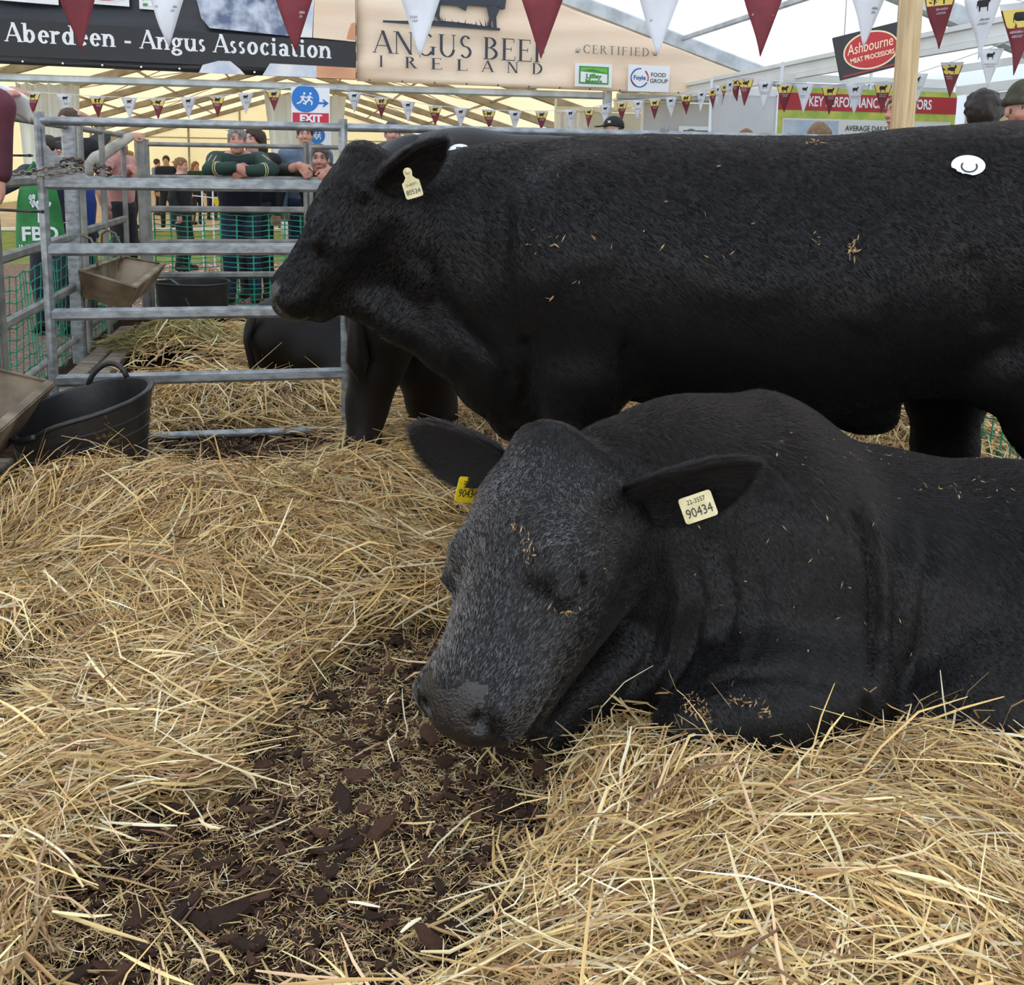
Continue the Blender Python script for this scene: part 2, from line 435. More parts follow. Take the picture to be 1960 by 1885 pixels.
slab_pen('floor', -8.4, 7.2, 19, 55, -.3, -.012, mat('tent_matting', srgb(176, 160, 138), .9, var=srgb(150, 134, 112), vscale=3))
slab_pen('trim_1', -8.4, 7.2, 18.9, 19.0, -.02, .03, mat('white_kerb', srgb(230, 230, 226), .6))
slab_pen('path', -8, 12, 8.3, 12.6, -.3, -.005, M_gravel)
slab_pen('path', -8, -1.42, -1.5, 8.3, -.3, -.005, M_gravel)

# ================================================================ the show tent
M_pvc = mat('tent_membrane', srgb(248, 241, 224), .5, var=srgb(243, 234, 214), vscale=1.2, transl=.52)
M_pvc_clear = mat('tent_membrane_white', srgb(238, 243, 250), .45, var=srgb(222, 231, 242), vscale=.7, transl=.62)
M_alu = mat('aluminium_beam', srgb(200, 203, 204), .38, .35, var=srgb(168, 172, 172), vscale=4)
M_alu_dull = mat('aluminium_rafter', srgb(160, 154, 144), .5, .25, var=srgb(138, 130, 120), vscale=3)
M_gable = mat('gable_membrane', srgb(250, 244, 226), .55, var=srgb(243, 235, 212), vscale=.8, transl=.5)
M_curtain = mat('white_curtain', srgb(250, 250, 248), .6, var=srgb(238, 238, 234), vscale=3, transl=.4)
RX, RZ, RM, EL, ER = -.6, 5.0, .31, -8.5, 7.7
def roof_z(x): return RZ-RM*abs(x-RX)
BZ = 14.0
ceil_y = [-5., -1., 4., 9., 14., 19., 24., 29., 34., 39., 44., 49., 55.]
mb = MB()
for i, (a, b) in enumerate(zip(ceil_y[:-1], ceil_y[1:])):
    for x0, x1 in ((EL, RX), (RX, ER)):
        pts = [pen(x0, a, roof_z(x0)), pen(x1, a, roof_z(x1)), pen(x1, b, roof_z(x1)), pen(x0, b, roof_z(x0))]
        mb.slab(pts, EZ, .012, 1 if a < 14 else 0)
ceiling = mb.build('ceiling', [M_pvc, M_pvc_clear]); ceiling['kind'] = 'structure'
for k, y in enumerate(ceil_y):
    m = M_alu if y <= 14 else M_alu_dull
    if y < 5: continue
    for x0, x1 in ((EL, RX), (RX, ER)):
        b = MB(); b.bbar(pen(x0, y, roof_z(x0)-.12), pen(x1, y, roof_z(x1)-.12), .12, .22); b.build('rafter', m, ceiling)
for x in (-6.5, -4.5, -2.6, 1.4, 3.4, 5.4):
    for a, b_ in zip(ceil_y[3:-1], ceil_y[4:]):
        b = MB(); b.bbar(pen(x, a+.06, roof_z(x)-.06), pen(x, b_-.06, roof_z(x)-.06), .05, .07); b.build('purlin', M_alu_dull if a >= 14 else M_alu, ceiling)
for a in (14., 19., 29., 39.):                                        # thin wind braces crossing under the roof
    for x0, x1 in ((-6.5, -2.6), (-2.6, -6.5), (1.4, 5.4), (5.4, 1.4)):
        b = MB(); b.tube([pen(x0, a+.2, roof_z(x0)-.14), pen(x1, a+4.8, roof_z(x1)-.14)], .014, 6); b.build('wind_brace', M_alu_dull, ceiling)
b = MB(); b.bbar(pen(EL, BZ, 2.24), pen(4.22, BZ, 2.24), .1, .1); b.build('tie_beam', M_alu, ceiling)
b = MB(); b.bbar(pen(4.45, BZ, 2.24), pen(ER, BZ, 2.24), .09, .09); b.build('tie_beam', M_alu, ceiling)
b = MB(); b.bbar(pen(4.3, BZ, 2.0), pen(4.3, BZ, 2.5), .12, .12, up=EX); b.build('tie_bracket', M_alu, ceiling)
for x in (EL, ER):
    for y in ceil_y[3:]:
        b = MB(); b.bbar(pen(x, y, 0), pen(x, y, roof_z(x)-.1), .12, .2, up=EY); b.build('tent_leg', M_alu_dull, ceiling)
# far gable wall: panels between posts
wall = None
def gable_panel(x0, x1):
    mb = MB(); pts = [pen(x0, 55, 0), pen(x1, 55, 0), pen(x1, 55, roof_z(x1)-.02)]
    if x0 < RX < x1: pts.append(pen(RX, 55, RZ-.02))
    pts.append(pen(x0, 55, roof_z(x0)-.02)); mb.slab(pts, EY, .02); return mb
mb = MB()
xs = [EL, -5.8, -3.2, -.6, 2.0, 4.6, ER]
for x0, x1 in zip(xs[:-1], xs[1:]): 
    g = gable_panel(x0, x1); mb.add(g.v, g.f)
wall_back = mb.build('wall_back', M_gable); wall_back['kind'] = 'structure'
for x in xs[1:-1]:
    b = MB(); b.bbar(pen(x, 54.9, 0), pen(x, 54.9, roof_z(x)-.1), .1, .1, up=EX); b.build('gable_post', M_alu_dull, wall_back)
b = MB(); b.bbar(pen(EL, 54.9, 2.5), pen(ER, 54.9, 2.5), .06, .06); b.build('gable_rail', M_alu_dull, wall_back)
# right side wall behind the stands, left side wall beyond 24 m (open in front)
mb = MB(); mb.slab([pen(ER, 5, 0), pen(ER, 55, 0), pen(ER, 55, roof_z(ER)), pen(ER, 5, roof_z(ER))], EX, .02); wr = mb.build('wall_right', M_pvc_clear); wr['kind'] = 'structure'
mb = MB(); mb.slab([pen(EL, 26, 0), pen(EL, 55, 0), pen(EL, 55, roof_z(EL)), pen(EL, 26, roof_z(EL))], -EX, .02); wl_ = mb.build('wall_left', M_gable); wl_['kind'] = 'structure'

def curtain(label, x0, x1, y, z0, z1, gather, seed, n=40):
    rng = random.Random(seed); mb = MB(); rings = []
    ph = [rng.uniform(0, 6.3) for _ in range(4)]
    for i in range(n+1):
        f = i/n; top = []; x = x0+(x1-x0)*f
        col = []
        for k in range(9):
            g = k/8; c = (x0+x1)/2; xx = c+(x-c)*(1-gather*g)
            dep = .05*math.sin(f*31+ph[0])+.03*math.sin(f*57+ph[1]+g)
            col.append(pen(xx, y+dep*(.5+g*.5), z1+(z0-z1)*g-.03*abs(math.sin(f*18))*(1-g)))
        rings.append(col)
    mb.loft(rings, wrap=False, cap=False); o = mb.build('curtain', M_curtain, None, True); tag(o, label, 'curtain')
    md = o.modifiers.new('solid', 'SOLIDIFY'); md.thickness = .006
    return o
curtain('white gathered curtain hanging behind the green and blue exit signs', -.52, .62, 14.7, .1, 2.2, .38, 1)
curtain('white curtain at the tent side beyond the hand with the paper', -3.75, -2.95, 14.7, .1, 2.24, .22, 2)
curtain('white curtain hanging beside the grey trade stand wall', 3.7, 4.2, 14.6, .1, 2.05, .1, 3)

# ---------------------------------------------------------------- the two-part banner
M_ban_black = mat('banner_black_vinyl', srgb(44, 46, 54), .35, var=srgb(34, 35, 40), vscale=1.5, bump=.5, bscale=5, stretch=(.4, .4, 3.))
M_ban_peach = mat('banner_peach_vinyl', srgb(250, 226, 198), .42, var=srgb(243, 212, 182), vscale=1.1, bump=.4, bscale=4, stretch=(.4, .4, 3.))
M_ban_black2 = mat('banner_black_band', srgb(22, 22, 25), .4)
M_white_print = mat('white_print', srgb(240, 240, 240), .5)
M_dark_print = mat('charcoal_print', srgb(52, 56, 66), .5)
M_photo = mat('photo_print_cow', srgb(96, 110, 140), .45, var=srgb(208, 214, 226), vscale=4.5, detail=8, bump=.0)
M_photo_pale = mat('photo_print_pale', srgb(196, 204, 222), .45, var=srgb(238, 236, 234), vscale=3, detail=5)
M_orange = mat('photo_print_sand', srgb(228, 168, 124), .45, var=srgb(214, 150, 112), vscale=3)
M_eyelet = mat('brass_eyelet', srgb(210, 205, 190), .3, .8)
BN = -EY
def wavy(name, poly_fn, x0, x1, nx, nz, m, parent, y):
    """cloth hung from the truss: gentle level ripples"""
    rings = []
    for i in range(nx+1):
        x = x0+(x1-x0)*i/nx; z0, z1 = poly_fn(x); col = []
        for k in range(nz+1):
            g = k/nz; z = z0+(z1-z0)*g; col.append(pen(x, y+.018*math.sin(z*9+x*.7)+.012*math.sin(z*17-x*1.3), z))
        rings.append(col)
    mb = MB(); mb.loft(rings, wrap=False, cap=False); o = mb.build(name, m, parent, True)
    md = o.modifiers.new('solid', 'SOLIDIFY'); md.thickness = .004
    return o
def bq(x, z): return pen(x, BZ-.20, z)
ban = thing('banner', 'long black printed banner with white serif lettering hung under the tent roof', 'banner', pen(-2.5, BZ-.15, 2.35))
wavy('vinyl_sheet', lambda x: (2.35-.0128*x, min(4.2, roof_z(x)-.3)), -5.6, .725, 26, 26, M_ban_black, ban, BZ-.15)
mb = MB(); mb.slab([bq(-5.6, 2.51), bq(.72, 2.44), bq(.72, 2.82), bq(-5.6, 3.0)], BN, .012); mb.build('band', M_ban_black2, ban)
Xb = nrm(pen(1, 0, -.011)); Zb = EZ
serif_text('lettering', 'h Aberdeen - Angus Association', bq(-3.86, 2.67)+BN*.014, nrm(pen(1, 0, -.016)), EZ, .235, M_white_print, ban, T=.17, t=.07, gap=.035, width=4.26)
def patch(name, pts, m, parent, lift=.022): 
    mb = MB(); mb.slab([bq(x, z)+BN*lift for x, z in pts], BN, .004); return mb.build(name, m, parent)
patch('cow_photo', [(-1.35, 3.5), (-1.25, 3.05), (-1.15, 2.93), (.02, 2.86), (.02, 3.6)], M_photo, ban, .012)
patch('cow_photo', [(.0, 2.86), (.15, 2.86), (.2, 3.6), (.0, 3.6)], M_photo_pale, ban, .016)
patch('sand_photo', [(.16, 2.86), (.715, 2.83), (.715, 3.6), (.2, 3.6)], M_ban_peach, ban, .016)
patch('sand_photo', [(.60, 2.86), (.715, 2.85), (.715, 3.08), (.66, 3.06), (.62, 2.95)], M_orange, ban, .022)
patch('cow_photo', [(-1.3, 2.36), (-.72, 2.355), (-.78, 2.42), (-.9, 2.52), (-1.05, 2.52), (-1.25, 2.46)], M_photo_pale, ban)
patch('cow_photo', [(-.5, 2.352), (.2, 2.345), (.2, 2.50), (-.4, 2.51)], M_photo_pale, ban)
patch('sand_photo', [(.2, 2.345), (.715, 2.34), (.715, 2.49), (.2, 2.50)], M_orange, ban)
for i in range(13):
    x = -5.3+.47*i; d = MB(); d.tube([bq(x, 2.385-.0128*x)+BN*.0, bq(x, 2.385-.0128*x)+BN*.012], .013, 10); d.build('eyelet', M_eyelet, ban)
# logo panels on the black banner
M_logo_blue = mat('logo_blue', srgb(40, 90, 160), .5); M_logo_green = mat('logo_green', srgb(70, 150, 60), .5); M_logo_yellow = mat('logo_yellow', srgb(245, 215, 60), .5)
M_logo_red = mat('logo_red', srgb(190, 36, 48), .45); M_logo_ltgreen = mat('logo_pale_green', srgb(110, 185, 70), .5); M_logo_orange = mat('logo_orange', srgb(235, 120, 60), .5)
M_cream_print = mat('cream_print', srgb(246, 230, 190), .5)
BF = (EX, EZ, BN)
def disc(name, x, z, rx, rz, m, parent, lift, pt=bq, n=36, a0=0, a1=360):
    full = a1-a0 >= 360; k = n if full else n+1
    pts = [pt(x+rx*math.cos(math.radians(a0+(a1-a0)*i/n)), z+rz*math.sin(math.radians(a0+(a1-a0)*i/n)))+BN*lift for i in range(k)]
    mb = MB(); mb.slab(pts, BN, .002); return mb.build(name, m, parent)
def btext(name, s, x, z, size, m, parent, lift=.03, sx=1., pt=bq, offset=0., al='CENTER'): return text_part(name, s, size, BF, pt(x, z)+BN*lift, m, parent, .0005, al, sx, offset)
lg = patch('logo_panel', [(-3.72, 3.16), (-2.96, 3.13), (-2.95, 3.7), (-3.72, 3.7)], M_white_print, ban)
disc('logo_arc', -3.3, 3.30, .28, .16, M_logo_green, lg, .03, a0=0, a1=180); disc('logo_arc', -3.3, 3.30, .22, .12, M_logo_yellow, lg, .034, a0=0, a1=180)
btext('logo_text', 'DAWN', -3.50, 3.245, .105, M_logo_blue, lg, offset=.004); btext('logo_text', 'MEATS', -3.19, 3.225, .10, M_logo_blue, lg)
lg = patch('logo_panel', [(-2.72, 3.17), (-2.12, 3.15), (-2.12, 3.7), (-2.72, 3.7)], M_white_print, ban)
disc('logo_oval', -2.42, 3.36, .37, .17, M_white_print, lg, .03); disc('logo_oval', -2.42, 3.36, .345, .15, M_logo_red, lg, .034)
text_part('logo_text', 'Ashbourne', .12, (EX, nrm(EZ+EX*.2), BN), bq(-2.42, 3.39)+BN*.04, M_cream_print, lg, .0005); btext('logo_text', 'MEAT PROCESSORS', -2.42, 3.30, .065, M_cream_print, lg, .04, offset=.001)
lg = patch('logo_panel', [(-2.0, 3.13), (-1.73, 3.12), (-1.73, 3.7), (-2.0, 3.7)], M_white_print, ban)
btext('logo_text', 'QUALITY', -1.865, 3.255, .055, M_logo_green, lg); btext('logo_text', 'Q', -1.9, 3.36, .12, M_logo_green, lg)
for i, m in enumerate((M_logo_green, M_white_print, M_logo_orange)): patch('logo_stripe', [(-1.955+.06*i, 3.165), (-1.9+.06*i, 3.165), (-1.9+.06*i, 3.20), (-1.955+.06*i, 3.20)], m, lg, .03)

ban2 = thing('banner', 'peach printed banner with dark cow emblem and serif lettering under the roof beam', 'banner', pen(3, BZ-.15, 2.3))
wavy('vinyl_sheet', lambda x: (2.325-.008*(x-.7), min(4.2, roof_z(x)-.26)), .73, 7.0, 30, 24, M_ban_peach, ban2, BZ-.15)
serif_text('lettering', 'ANGUS BEEF', bq(.95, 2.70), nrm(pen(1, 0, -.022)), EZ, .295, M_dark_print, ban2, T=.125, t=.04, gap=.04, width=2.42, lift=.02)
for i, ch in enumerate('IRELAND'): serif_text('lettering', ch, bq(1.02+.352*i, 2.515-.004*i), EX, EZ, .15, M_dark_print, ban2, T=.14, t=.05, lift=.02, width=(.07 if ch == 'I' else .165))
serif_text('lettering', 'CERTIFIED', bq(3.86, 2.80), nrm(pen(1, 0, -.012)), EZ, .115, mat('grey_print', srgb(120, 108, 102), .5), ban2, T=.12, t=.05, gap=.14, width=.98, lift=.02)
for s, x in ((-1, 3.80), (1, 4.90)):
    b = MB()
    for k in range(4): b.slab([bq(x+s*.012*k, 2.80)+BN*.02, bq(x+s*(.012*k+.012), 2.80)+BN*.02, bq(x-s*(.05-.03*k), 2.88+.0*k)+BN*.02], BN, .002)
    b.build('grass_sprig', M_dark_print, ban2)
# emblem: the legs and belly of a standing animal on a tuft of grass
b = MB(); ex0 = 2.06
body_o = [(1.66, 3.42), (1.70, 3.40), (1.78, 3.30), (1.86, 3.27), (2.08, 3.26), (2.2, 3.2), (2.22, 3.28), (2.45, 3.27), (2.6, 3.30), (2.68, 3.24), (2.74, 3.25), (2.76, 3.4), (2.72, 3.9), (1.6, 3.95), (1.5, 3.7)]
body_o = [(x, z+.09) for x, z in body_o]
emb = patch('cow_emblem', body_o, M_dark_print, ban2, .02)
for pts in ([(1.70, 3.34), (1.72, 3.1), (1.70, 3.06), (1.74, 3.06), (1.78, 3.12), (1.82, 3.06), (1.86, 3.06), (1.84, 3.14), (1.86, 3.3)], [(2.48, 3.3), (2.52, 3.12), (2.50, 3.02), (2.54, 3.02), (2.57, 3.1), (2.58, 3.0), (2.63, 3.0), (2.62, 3.14), (2.68, 3.28)]): patch('emblem_leg', [(x, z+.09) for x, z in pts], M_dark_print, emb, .02)
b = MB(); rng = random.Random(5); gx = [1.08+.028*i for i in range(58)]
b.slab([bq(x, 3.12-.026*(x-1.08)+ (.05*math.exp(-((x-1.95)/.55)**2)))+BN*.02 for x in gx]+[bq(x, 3.095-.026*(x-1.08))+BN*.02 for x in gx[::-1]], BN, .003)
for i in range(34):
    x = 1.55+rng.random()*1.0; z = 3.11-.026*(x-1.08)+.02; b.slab([bq(x, z)+BN*.021, bq(x+.022, z)+BN*.021, bq(x+rng.uniform(-.03, .05), z+rng.uniform(.04, .11))+BN*.021], BN, .002)
b.build('emblem_grass', M_dark_print, emb)
lg = patch('logo_panel', [(3.75, 2.345), (4.29, 2.34), (4.29, 2.66), (3.75, 2.665)], M_white_print, ban2)
patch('logo_frame', [(3.81, 2.385), (4.24, 2.38), (4.24, 2.62), (3.81, 2.625)], M_logo_green, lg, .03); patch('logo_field', [(3.83, 2.405), (4.22, 2.40), (4.22, 2.52), (3.83, 2.55)], M_white_print, lg, .034)
patch('logo_hill', [(3.83, 2.55), (4.0, 2.585), (4.22, 2.53), (4.22, 2.60), (3.83, 2.605)], M_logo_ltgreen, lg, .035)
btext('logo_text', 'Liffey', 4.02, 2.485, .085, M_logo_green, lg, .04, 1.25, offset=.004); btext('logo_text', 'Meats', 4.02, 2.415, .085, M_logo_green, lg, .04, 1.2, offset=.004)
lg = patch('logo_panel', [(4.53, 2.30), (5.14, 2.30), (5.15, 2.665), (4.53, 2.67)], M_white_print, ban2)
for a0, a1, m in ((80, 330, M_logo_blue), (-20, 50, M_logo_red), (190, 240, M_logo_red)):
    mb = MB(); arc = _arc(4.70, 2.49, .135, .135, a0, a1, .014, .014, 20)
    for p in arc: mb.poly([bq(x, z)+BN*.032 for x, z in p])
    mb.build('logo_ring', m, lg)
btext('logo_text', 'Foyle', 4.70, 2.49, .085, M_logo_blue, lg, offset=.002); btext('logo_text', 'FOOD', 4.98, 2.535, .08, M_dark_print, lg, offset=.001); btext('logo_text', 'GROUP', 4.99, 2.45, .08, M_dark_print, lg, offset=.001)
for i in range(14):
    x = .9+.44*i; d = MB(); d.tube([bq(x, 2.345-.008*x), bq(x, 2.345-.008*x)+BN*.01], .012, 10); d.build('eyelet', M_dark_print, ban2)

# ---------------------------------------------------------------- exit signs
M_sign_blue = mat('sign_blue', srgb(22, 120, 205), .4); M_sign_red = mat('sign_red', srgb(214, 28, 56), .4); M_sign_white = mat('sign_white', srgb(242, 245, 250), .4)
def exit_sign(label, x, z, w, h, y, full=True):
    pt = lambda a, b: pen(a, y, b)
    t = thing('exit_sign', label, 'sign', pt(x, z))
    mb = MB(); mb.slab([pt(x-w/2, z-h/2), pt(x+w/2, z-h/2), pt(x+w/2, z+h/2), pt(x-w/2, z+h/2)], BN, .008); mb.build('board', M_sign_white, t)
    r = w*.36; cx, cz = x-w*.13, z+h*.21
    disc('blue_disc', cx, cz, r, r, M_sign_blue, t, .010, pt)
    for k, s in enumerate((-1, 1)):                                  # two running figures
        m = MB(); ox = cx+s*r*.22; u = r*.34
        L = [((0, .1), (.25, .95), .28), ((0, .1), (.75, -.25), .16), ((.75, -.25), (.6, -1.0), .14), ((0, .1), (-.5, -.5), .16), ((-.5, -.5), (-1.2, -.75), .14), ((.25, .95), (.9, .45), .11), ((.25, .95), (-.45, .6), .11)]
        for (a, b_) , (c, d), wd in L:
            p, q = V(a, b_), V(c, d); n = nrm(V(-(q-p)[1], (q-p)[0]))*wd; m.slab([pt(ox+u*e[0], cz-r*.12+u*e[1])+BN*(.014+.001*k) for e in (p-n, q-n, q+n, p+n)], BN, .001)
        hc = [(ox+u*(.42+.26*math.cos(a*.6283)), cz-r*.12+u*(1.42+.26*math.sin(a*.6283))) for a in range(10)]
        m.slab([pt(*e)+BN*.014 for e in hc], BN, .001); m.build('running_figure', M_sign_white, t)
    if full:
        m = MB(); ax_ = x+w*.34; az = z+h*.10; m.slab([pt(ax_-.07, az-.014)+BN*.01, pt(ax_+.04, az-.014)+BN*.01, pt(ax_+.04, az+.014)+BN*.01, pt(ax_-.07, az+.014)+BN*.01], BN, .002)
        m.slab([pt(ax_+.07, az)+BN*.01, pt(ax_+.0, az+.05)+BN*.01, pt(ax_-.02, az+.045)+BN*.01, pt(ax_+.025, az)+BN*.01, pt(ax_-.02, az-.045)+BN*.01, pt(ax_+.0, az-.05)+BN*.01], BN, .002); m.build('arrow', M_sign_blue, t)
        m = MB(); m.slab([pt(x-w*.47, z-h*.46)+BN*.01, pt(x+w*.47, z-h*.46)+BN*.01, pt(x+w*.47, z-h*.16)+BN*.01, pt(x-w*.47, z-h*.16)+BN*.01], BN, .002); m.build('red_strip', M_sign_red, t)
        text_part('lettering', 'EXIT', h*.26, BF, pt(x, z-h*.31)+BN*.014, M_sign_white, t, .001, sx=1.08, offset=.006)
exit_sign('white exit sign with blue running figures, arrow and red EXIT strip under the black banner', .115, 1.96, .50, .50, BZ-.3)
exit_sign('smaller blue and white running figure sign below the red EXIT sign', .24, 1.53, .32, .36, 14.4, False)

# ---------------------------------------------------------------- trade stands along the right
M_shell = mat('stand_panel_grey', srgb(206, 206, 202), .55, var=srgb(198, 198, 196), vscale=2)
M_shell_w = mat('stand_fascia_white', srgb(232, 232, 228), .45, var=srgb(222, 222, 218), vscale=2)
M_post_al = mat('stand_post', srgb(216, 218, 218), .3, .4)
stand = thing('trade_stand', 'grey panelled trade stand with white fascia running along the right of the tent', 'stand', pen(6.3, 11, 0))
for z0, z1, dx in ((2.24, 2.30, -.02), (2.30, 2.40, 0), (2.40, 2.45, -.03)):
    b = MB(); b.bar(pen(5.5+dx, 6.0, (z0+z1)/2), pen(5.5+dx, 17.4, (z0+z1)/2), .06, z1-z0-.006); b.build('fascia', M_shell_w, stand)
for (y, x0, x1) in ((10.6, 5.3, 7.5), (12.6, 5.3, 7.2), (14.45, 5.0, 7.2), (17.4, 4.4, 7.2)):
    n = max(2, round((x1-x0)/.95))
    for i in range(n):
        a = x0+(x1-x0)*i/n; c = x0+(x1-x0)*(i+1)/n; b = MB(); b.slab([pen(a+.02, y, 0), pen(c-.02, y, 0), pen(c-.02, y, 2.2), pen(a+.02, y, 2.2)], EY, .02); b.build('wall_panel', M_shell, stand)
        b = MB(); b.tube([pen(a, y, 0), pen(a, y, 2.42)], .022, 8); b.build('stand_post', M_post_al, stand, True)
    b = MB(); b.bar(pen(x0, y, 2.25), pen(x1, y, 2.25), .04, .08); b.build('fascia', M_shell_w, stand)
for y in (7.0, 8.0, 9.0, 9.9):
    b = MB(); b.slab([pen(7.5, y-.48, 0), pen(7.5, y+.48, 0), pen(7.5, y+.48, 2.1), pen(7.5, y-.48, 2.1)], EX, .02); b.build('wall_panel', M_shell, stand)
b = MB(); b.bar(pen(7.46, 6.5, 2.16), pen(7.46, 10.5, 2.16), .05, .1); b.build('fascia', M_shell_w, stand)
b = MB(); b.bar(pen(7.4, 6.5, 2.40), pen(7.4, 10.5, 2.40), .05, .08); b.build('fascia', M_shell_w, stand)
# poster
M_po_red = mat('poster_red', srgb(176, 44, 52), .5); M_po_green = mat('poster_green', srgb(62, 138, 74), .5); M_po_lime = mat('poster_lime', srgb(150, 178, 70), .5, var=srgb(198, 196, 90), vscale=6)
M_po_grey = mat('poster_grey', srgb(214, 213, 208), .5); M_po_sky = mat('poster_sky', srgb(142, 164, 190), .5, var=srgb(190, 198, 206), vscale=2.5)
py_ = 10.5; pp = lambda x, z: pen(x, py_, z)
pos = thing('poster', 'large red and green poster headed KEY PERFORMANCE INDICATORS on the grey stand wall', 'poster', pp(6.3, 1.6))
def pslab(name, x0, x1, z0, z1, m, lift, parent=pos):
    mb = MB(); mb.slab([pp(x0, z0)+BN*lift, pp(x1, z0)+BN*lift, pp(x1, z1)+BN*lift, pp(x0, z1)+BN*lift], BN, .003); return mb.build(name, m, parent)
pslab('board', 5.22, 7.46, .75, 2.14, M_po_lime, .0); pslab('header_band', 5.22, 7.46, 1.89, 2.08, M_po_red, .004)
pslab('info_panel', 5.28, 7.40, .8, 1.80, M_po_grey, .004); pslab('photo_panel', 5.30, 5.97, .9, 1.78, M_po_sky, .008); pslab('text_panel', 6.02, 6.85, .95, 1.63, M_po_green, .008); pslab('text_panel', 6.89, 7.30, 1.0, 1.66, M_po_red, .008)
text_part('lettering', 'KEY PERFORMANCE INDICATORS', .155, BF, pp(6.36, 1.985)+BN*.01, M_white_print, pos, .0005, sx=.66, offset=.003)
text_part('lettering', 'AVERAGE DAILY GAIN', .085, BF, pp(6.42, 1.70)+BN*.012, M_dark_print, pos, .0005, sx=.85, offset=.001)
text_part('lettering', 'First season at grass', .10, BF, pp(6.10, 1.53)+BN*.014, M_white_print, pos, .0005, 'LEFT', sx=.82, offset=.002)
text_part('lettering', 'First winter', .10, BF, pp(6.10, 1.42)+BN*.014, M_white_print, pos, .0005, 'LEFT', sx=.82, offset=.002)
# small notice with a dark lower half
nt_ = thing('notice_board', 'small pale notice board with dark lower half on the grey stand wall', 'notice', pen(5.45, 14.3, 1.5))
q14 = lambda x, z: pen(x, 14.38, z)
mb = MB(); mb.slab([q14(5.55, 1.2), q14(6.15, 1.2), q14(6.15, 1.86), q14(5.55, 1.86)], BN, .012); mb.build('board', M_sign_white, nt_)
mb = MB(); mb.slab([q14(5.62, 1.2)+BN*.012, q14(6.15, 1.2)+BN*.012, q14(6.15, 1.80)+BN*.012, q14(5.62, 1.80)+BN*.012], BN, .003); mb.build('dark_panel', M_dark_print, nt_)
disc('logo_dot', 5.78, 1.56, .035, .035, M_logo_red, nt_, .02, q14); text_part('lettering', 'foot', .13, BF, q14(5.95, 1.55)+BN*.02, M_white_print, nt_, .0005)
# hanging oval sign
M_black_board = mat('black_sign_board', srgb(40, 38, 42), .45)
hs = thing('hanging_sign', 'black hanging sign with red oval reading Ashbourne Meat Processors', 'sign', pen(4.9, 9, 2.3))
A0 = P(1610, 76, 8.6); A1 = P(1755, 40, 8.6); X_ = nrm((A1-A0)*V(1, 1, 0)); A1 = A0+X_*np.linalg.norm((A1-A0)[:2]); hgt = .36
sl = (P(1755, 40, 8.6)-P(1610, 76, 8.6)); Xs = nrm(sl); NN = nrm(np.cross(Xs, EZ)); NN = NN if NN[1] < 0 else -NN; Zs = np.cross(NN, Xs); Zs = Zs if Zs[2] > 0 else -Zs
A0 = P(1610, 154, 8.6); Ws = np.linalg.norm(sl)
mb = MB(); mb.slab([A0, A0+Xs*Ws, A0+Xs*Ws+Zs*hgt, A0+Zs*hgt], NN, -.03); mb.build('board', M_black_board, hs)
c = A0+Xs*Ws*.45+Zs*hgt*.52
for k, (rx, rz, m) in enumerate(((.235, .155, M_cream_print), (.222, .142, M_logo_red))):
    mb = MB(); mb.slab([c+NN*(.002+.003*k)+Xs*rx*math.cos(a*PI/24)+Zs*rz*math.sin(a*PI/24) for a in range(48)], NN, .002); mb.build('oval', m, hs)
text_part('lettering', 'Ashbourne', .125, (Xs, nrm(Zs+Xs*.22), NN), c+NN*.009+Zs*.035, M_cream_print, hs, .0005, sx=.70)
text_part('lettering', 'MEAT PROCESSORS', .055, (Xs, Zs, NN), c+NN*.009-Zs*.055, M_cream_print, hs, .0005, sx=.78, offset=.001)
mb = MB(); mb.slab([A0+Zs*.02+Xs*.02+NN*.002, A0+Zs*.02+Xs*(Ws-.02)+NN*.002, A0+Zs*.03+Xs*(Ws-.02)+NN*.002, A0+Zs*.03+Xs*.02+NN*.002], NN, .002); mb.build('red_line', M_logo_red, hs)
for f in (.15, .85):
    mb = MB(); p = A0+Xs*Ws*f+Zs*hgt; mb.tube([p, p+EZ*(roof_z(float(topen(p)[0]))-p[2]-.05)], .004, 5); mb.build('hanging_wire', M_alu_dull, hs)
# timber post
M_pine = mat('planed_pine', srgb(214, 188, 146), .6, var=srgb(188, 156, 112), vscale=5, detail=6, stretch=(9, 9, .5), bump=.15, bscale=20)
post = thing('timber_post', 'pale planed pine post standing behind the big bull', 'post', P(1735, 258, 5.2)*V(1, 1, 0))
b = MB(); p0 = P(1737, 100, 5.2); p0 = V(p0[0], p0[1], 0); b.bbar(p0, p0+V(0, 0, 2.6), .086, .086, up=EX, c=.004); b.build('post_timber', M_pine, post)
# ================================================================ cattle
def hide_material(name, base, warm, rough=.42):
    m = mat(name, base, rough, var=warm, vscale=3.2, detail=3, bump=.18, bscale=160, spec=.22, var_mix=(.4, .7))
    b = m.node_tree.nodes['Principled BSDF']; b.inputs['Sheen Weight'].default_value = .04; b.inputs['Sheen Roughness'].default_value = .35
    b.inputs['Sheen Tint'].default_value = (.75, .82, 1, 1)
    return m
M_hide = hide_material('black_hide', (.0045, .0042, .0045), (.008, .006, .0055))
M_hide_far = hide_material('brown_black_hide', (.005, .0038, .0032), (.011, .007, .005), .5)
M_nose = mat('nose_leather', (.007, .0055, .005), .33, var=(.016, .012, .010), vscale=40, bump=.5, bscale=140, spec=.6)
M_hoof = mat('hoof_horn', (.02, .016, .013), .5, var=(.06, .045, .03), vscale=20, bump=.3)
M_eye = mat('eye_wet', (.006, .005, .005), .06, spec=.8)
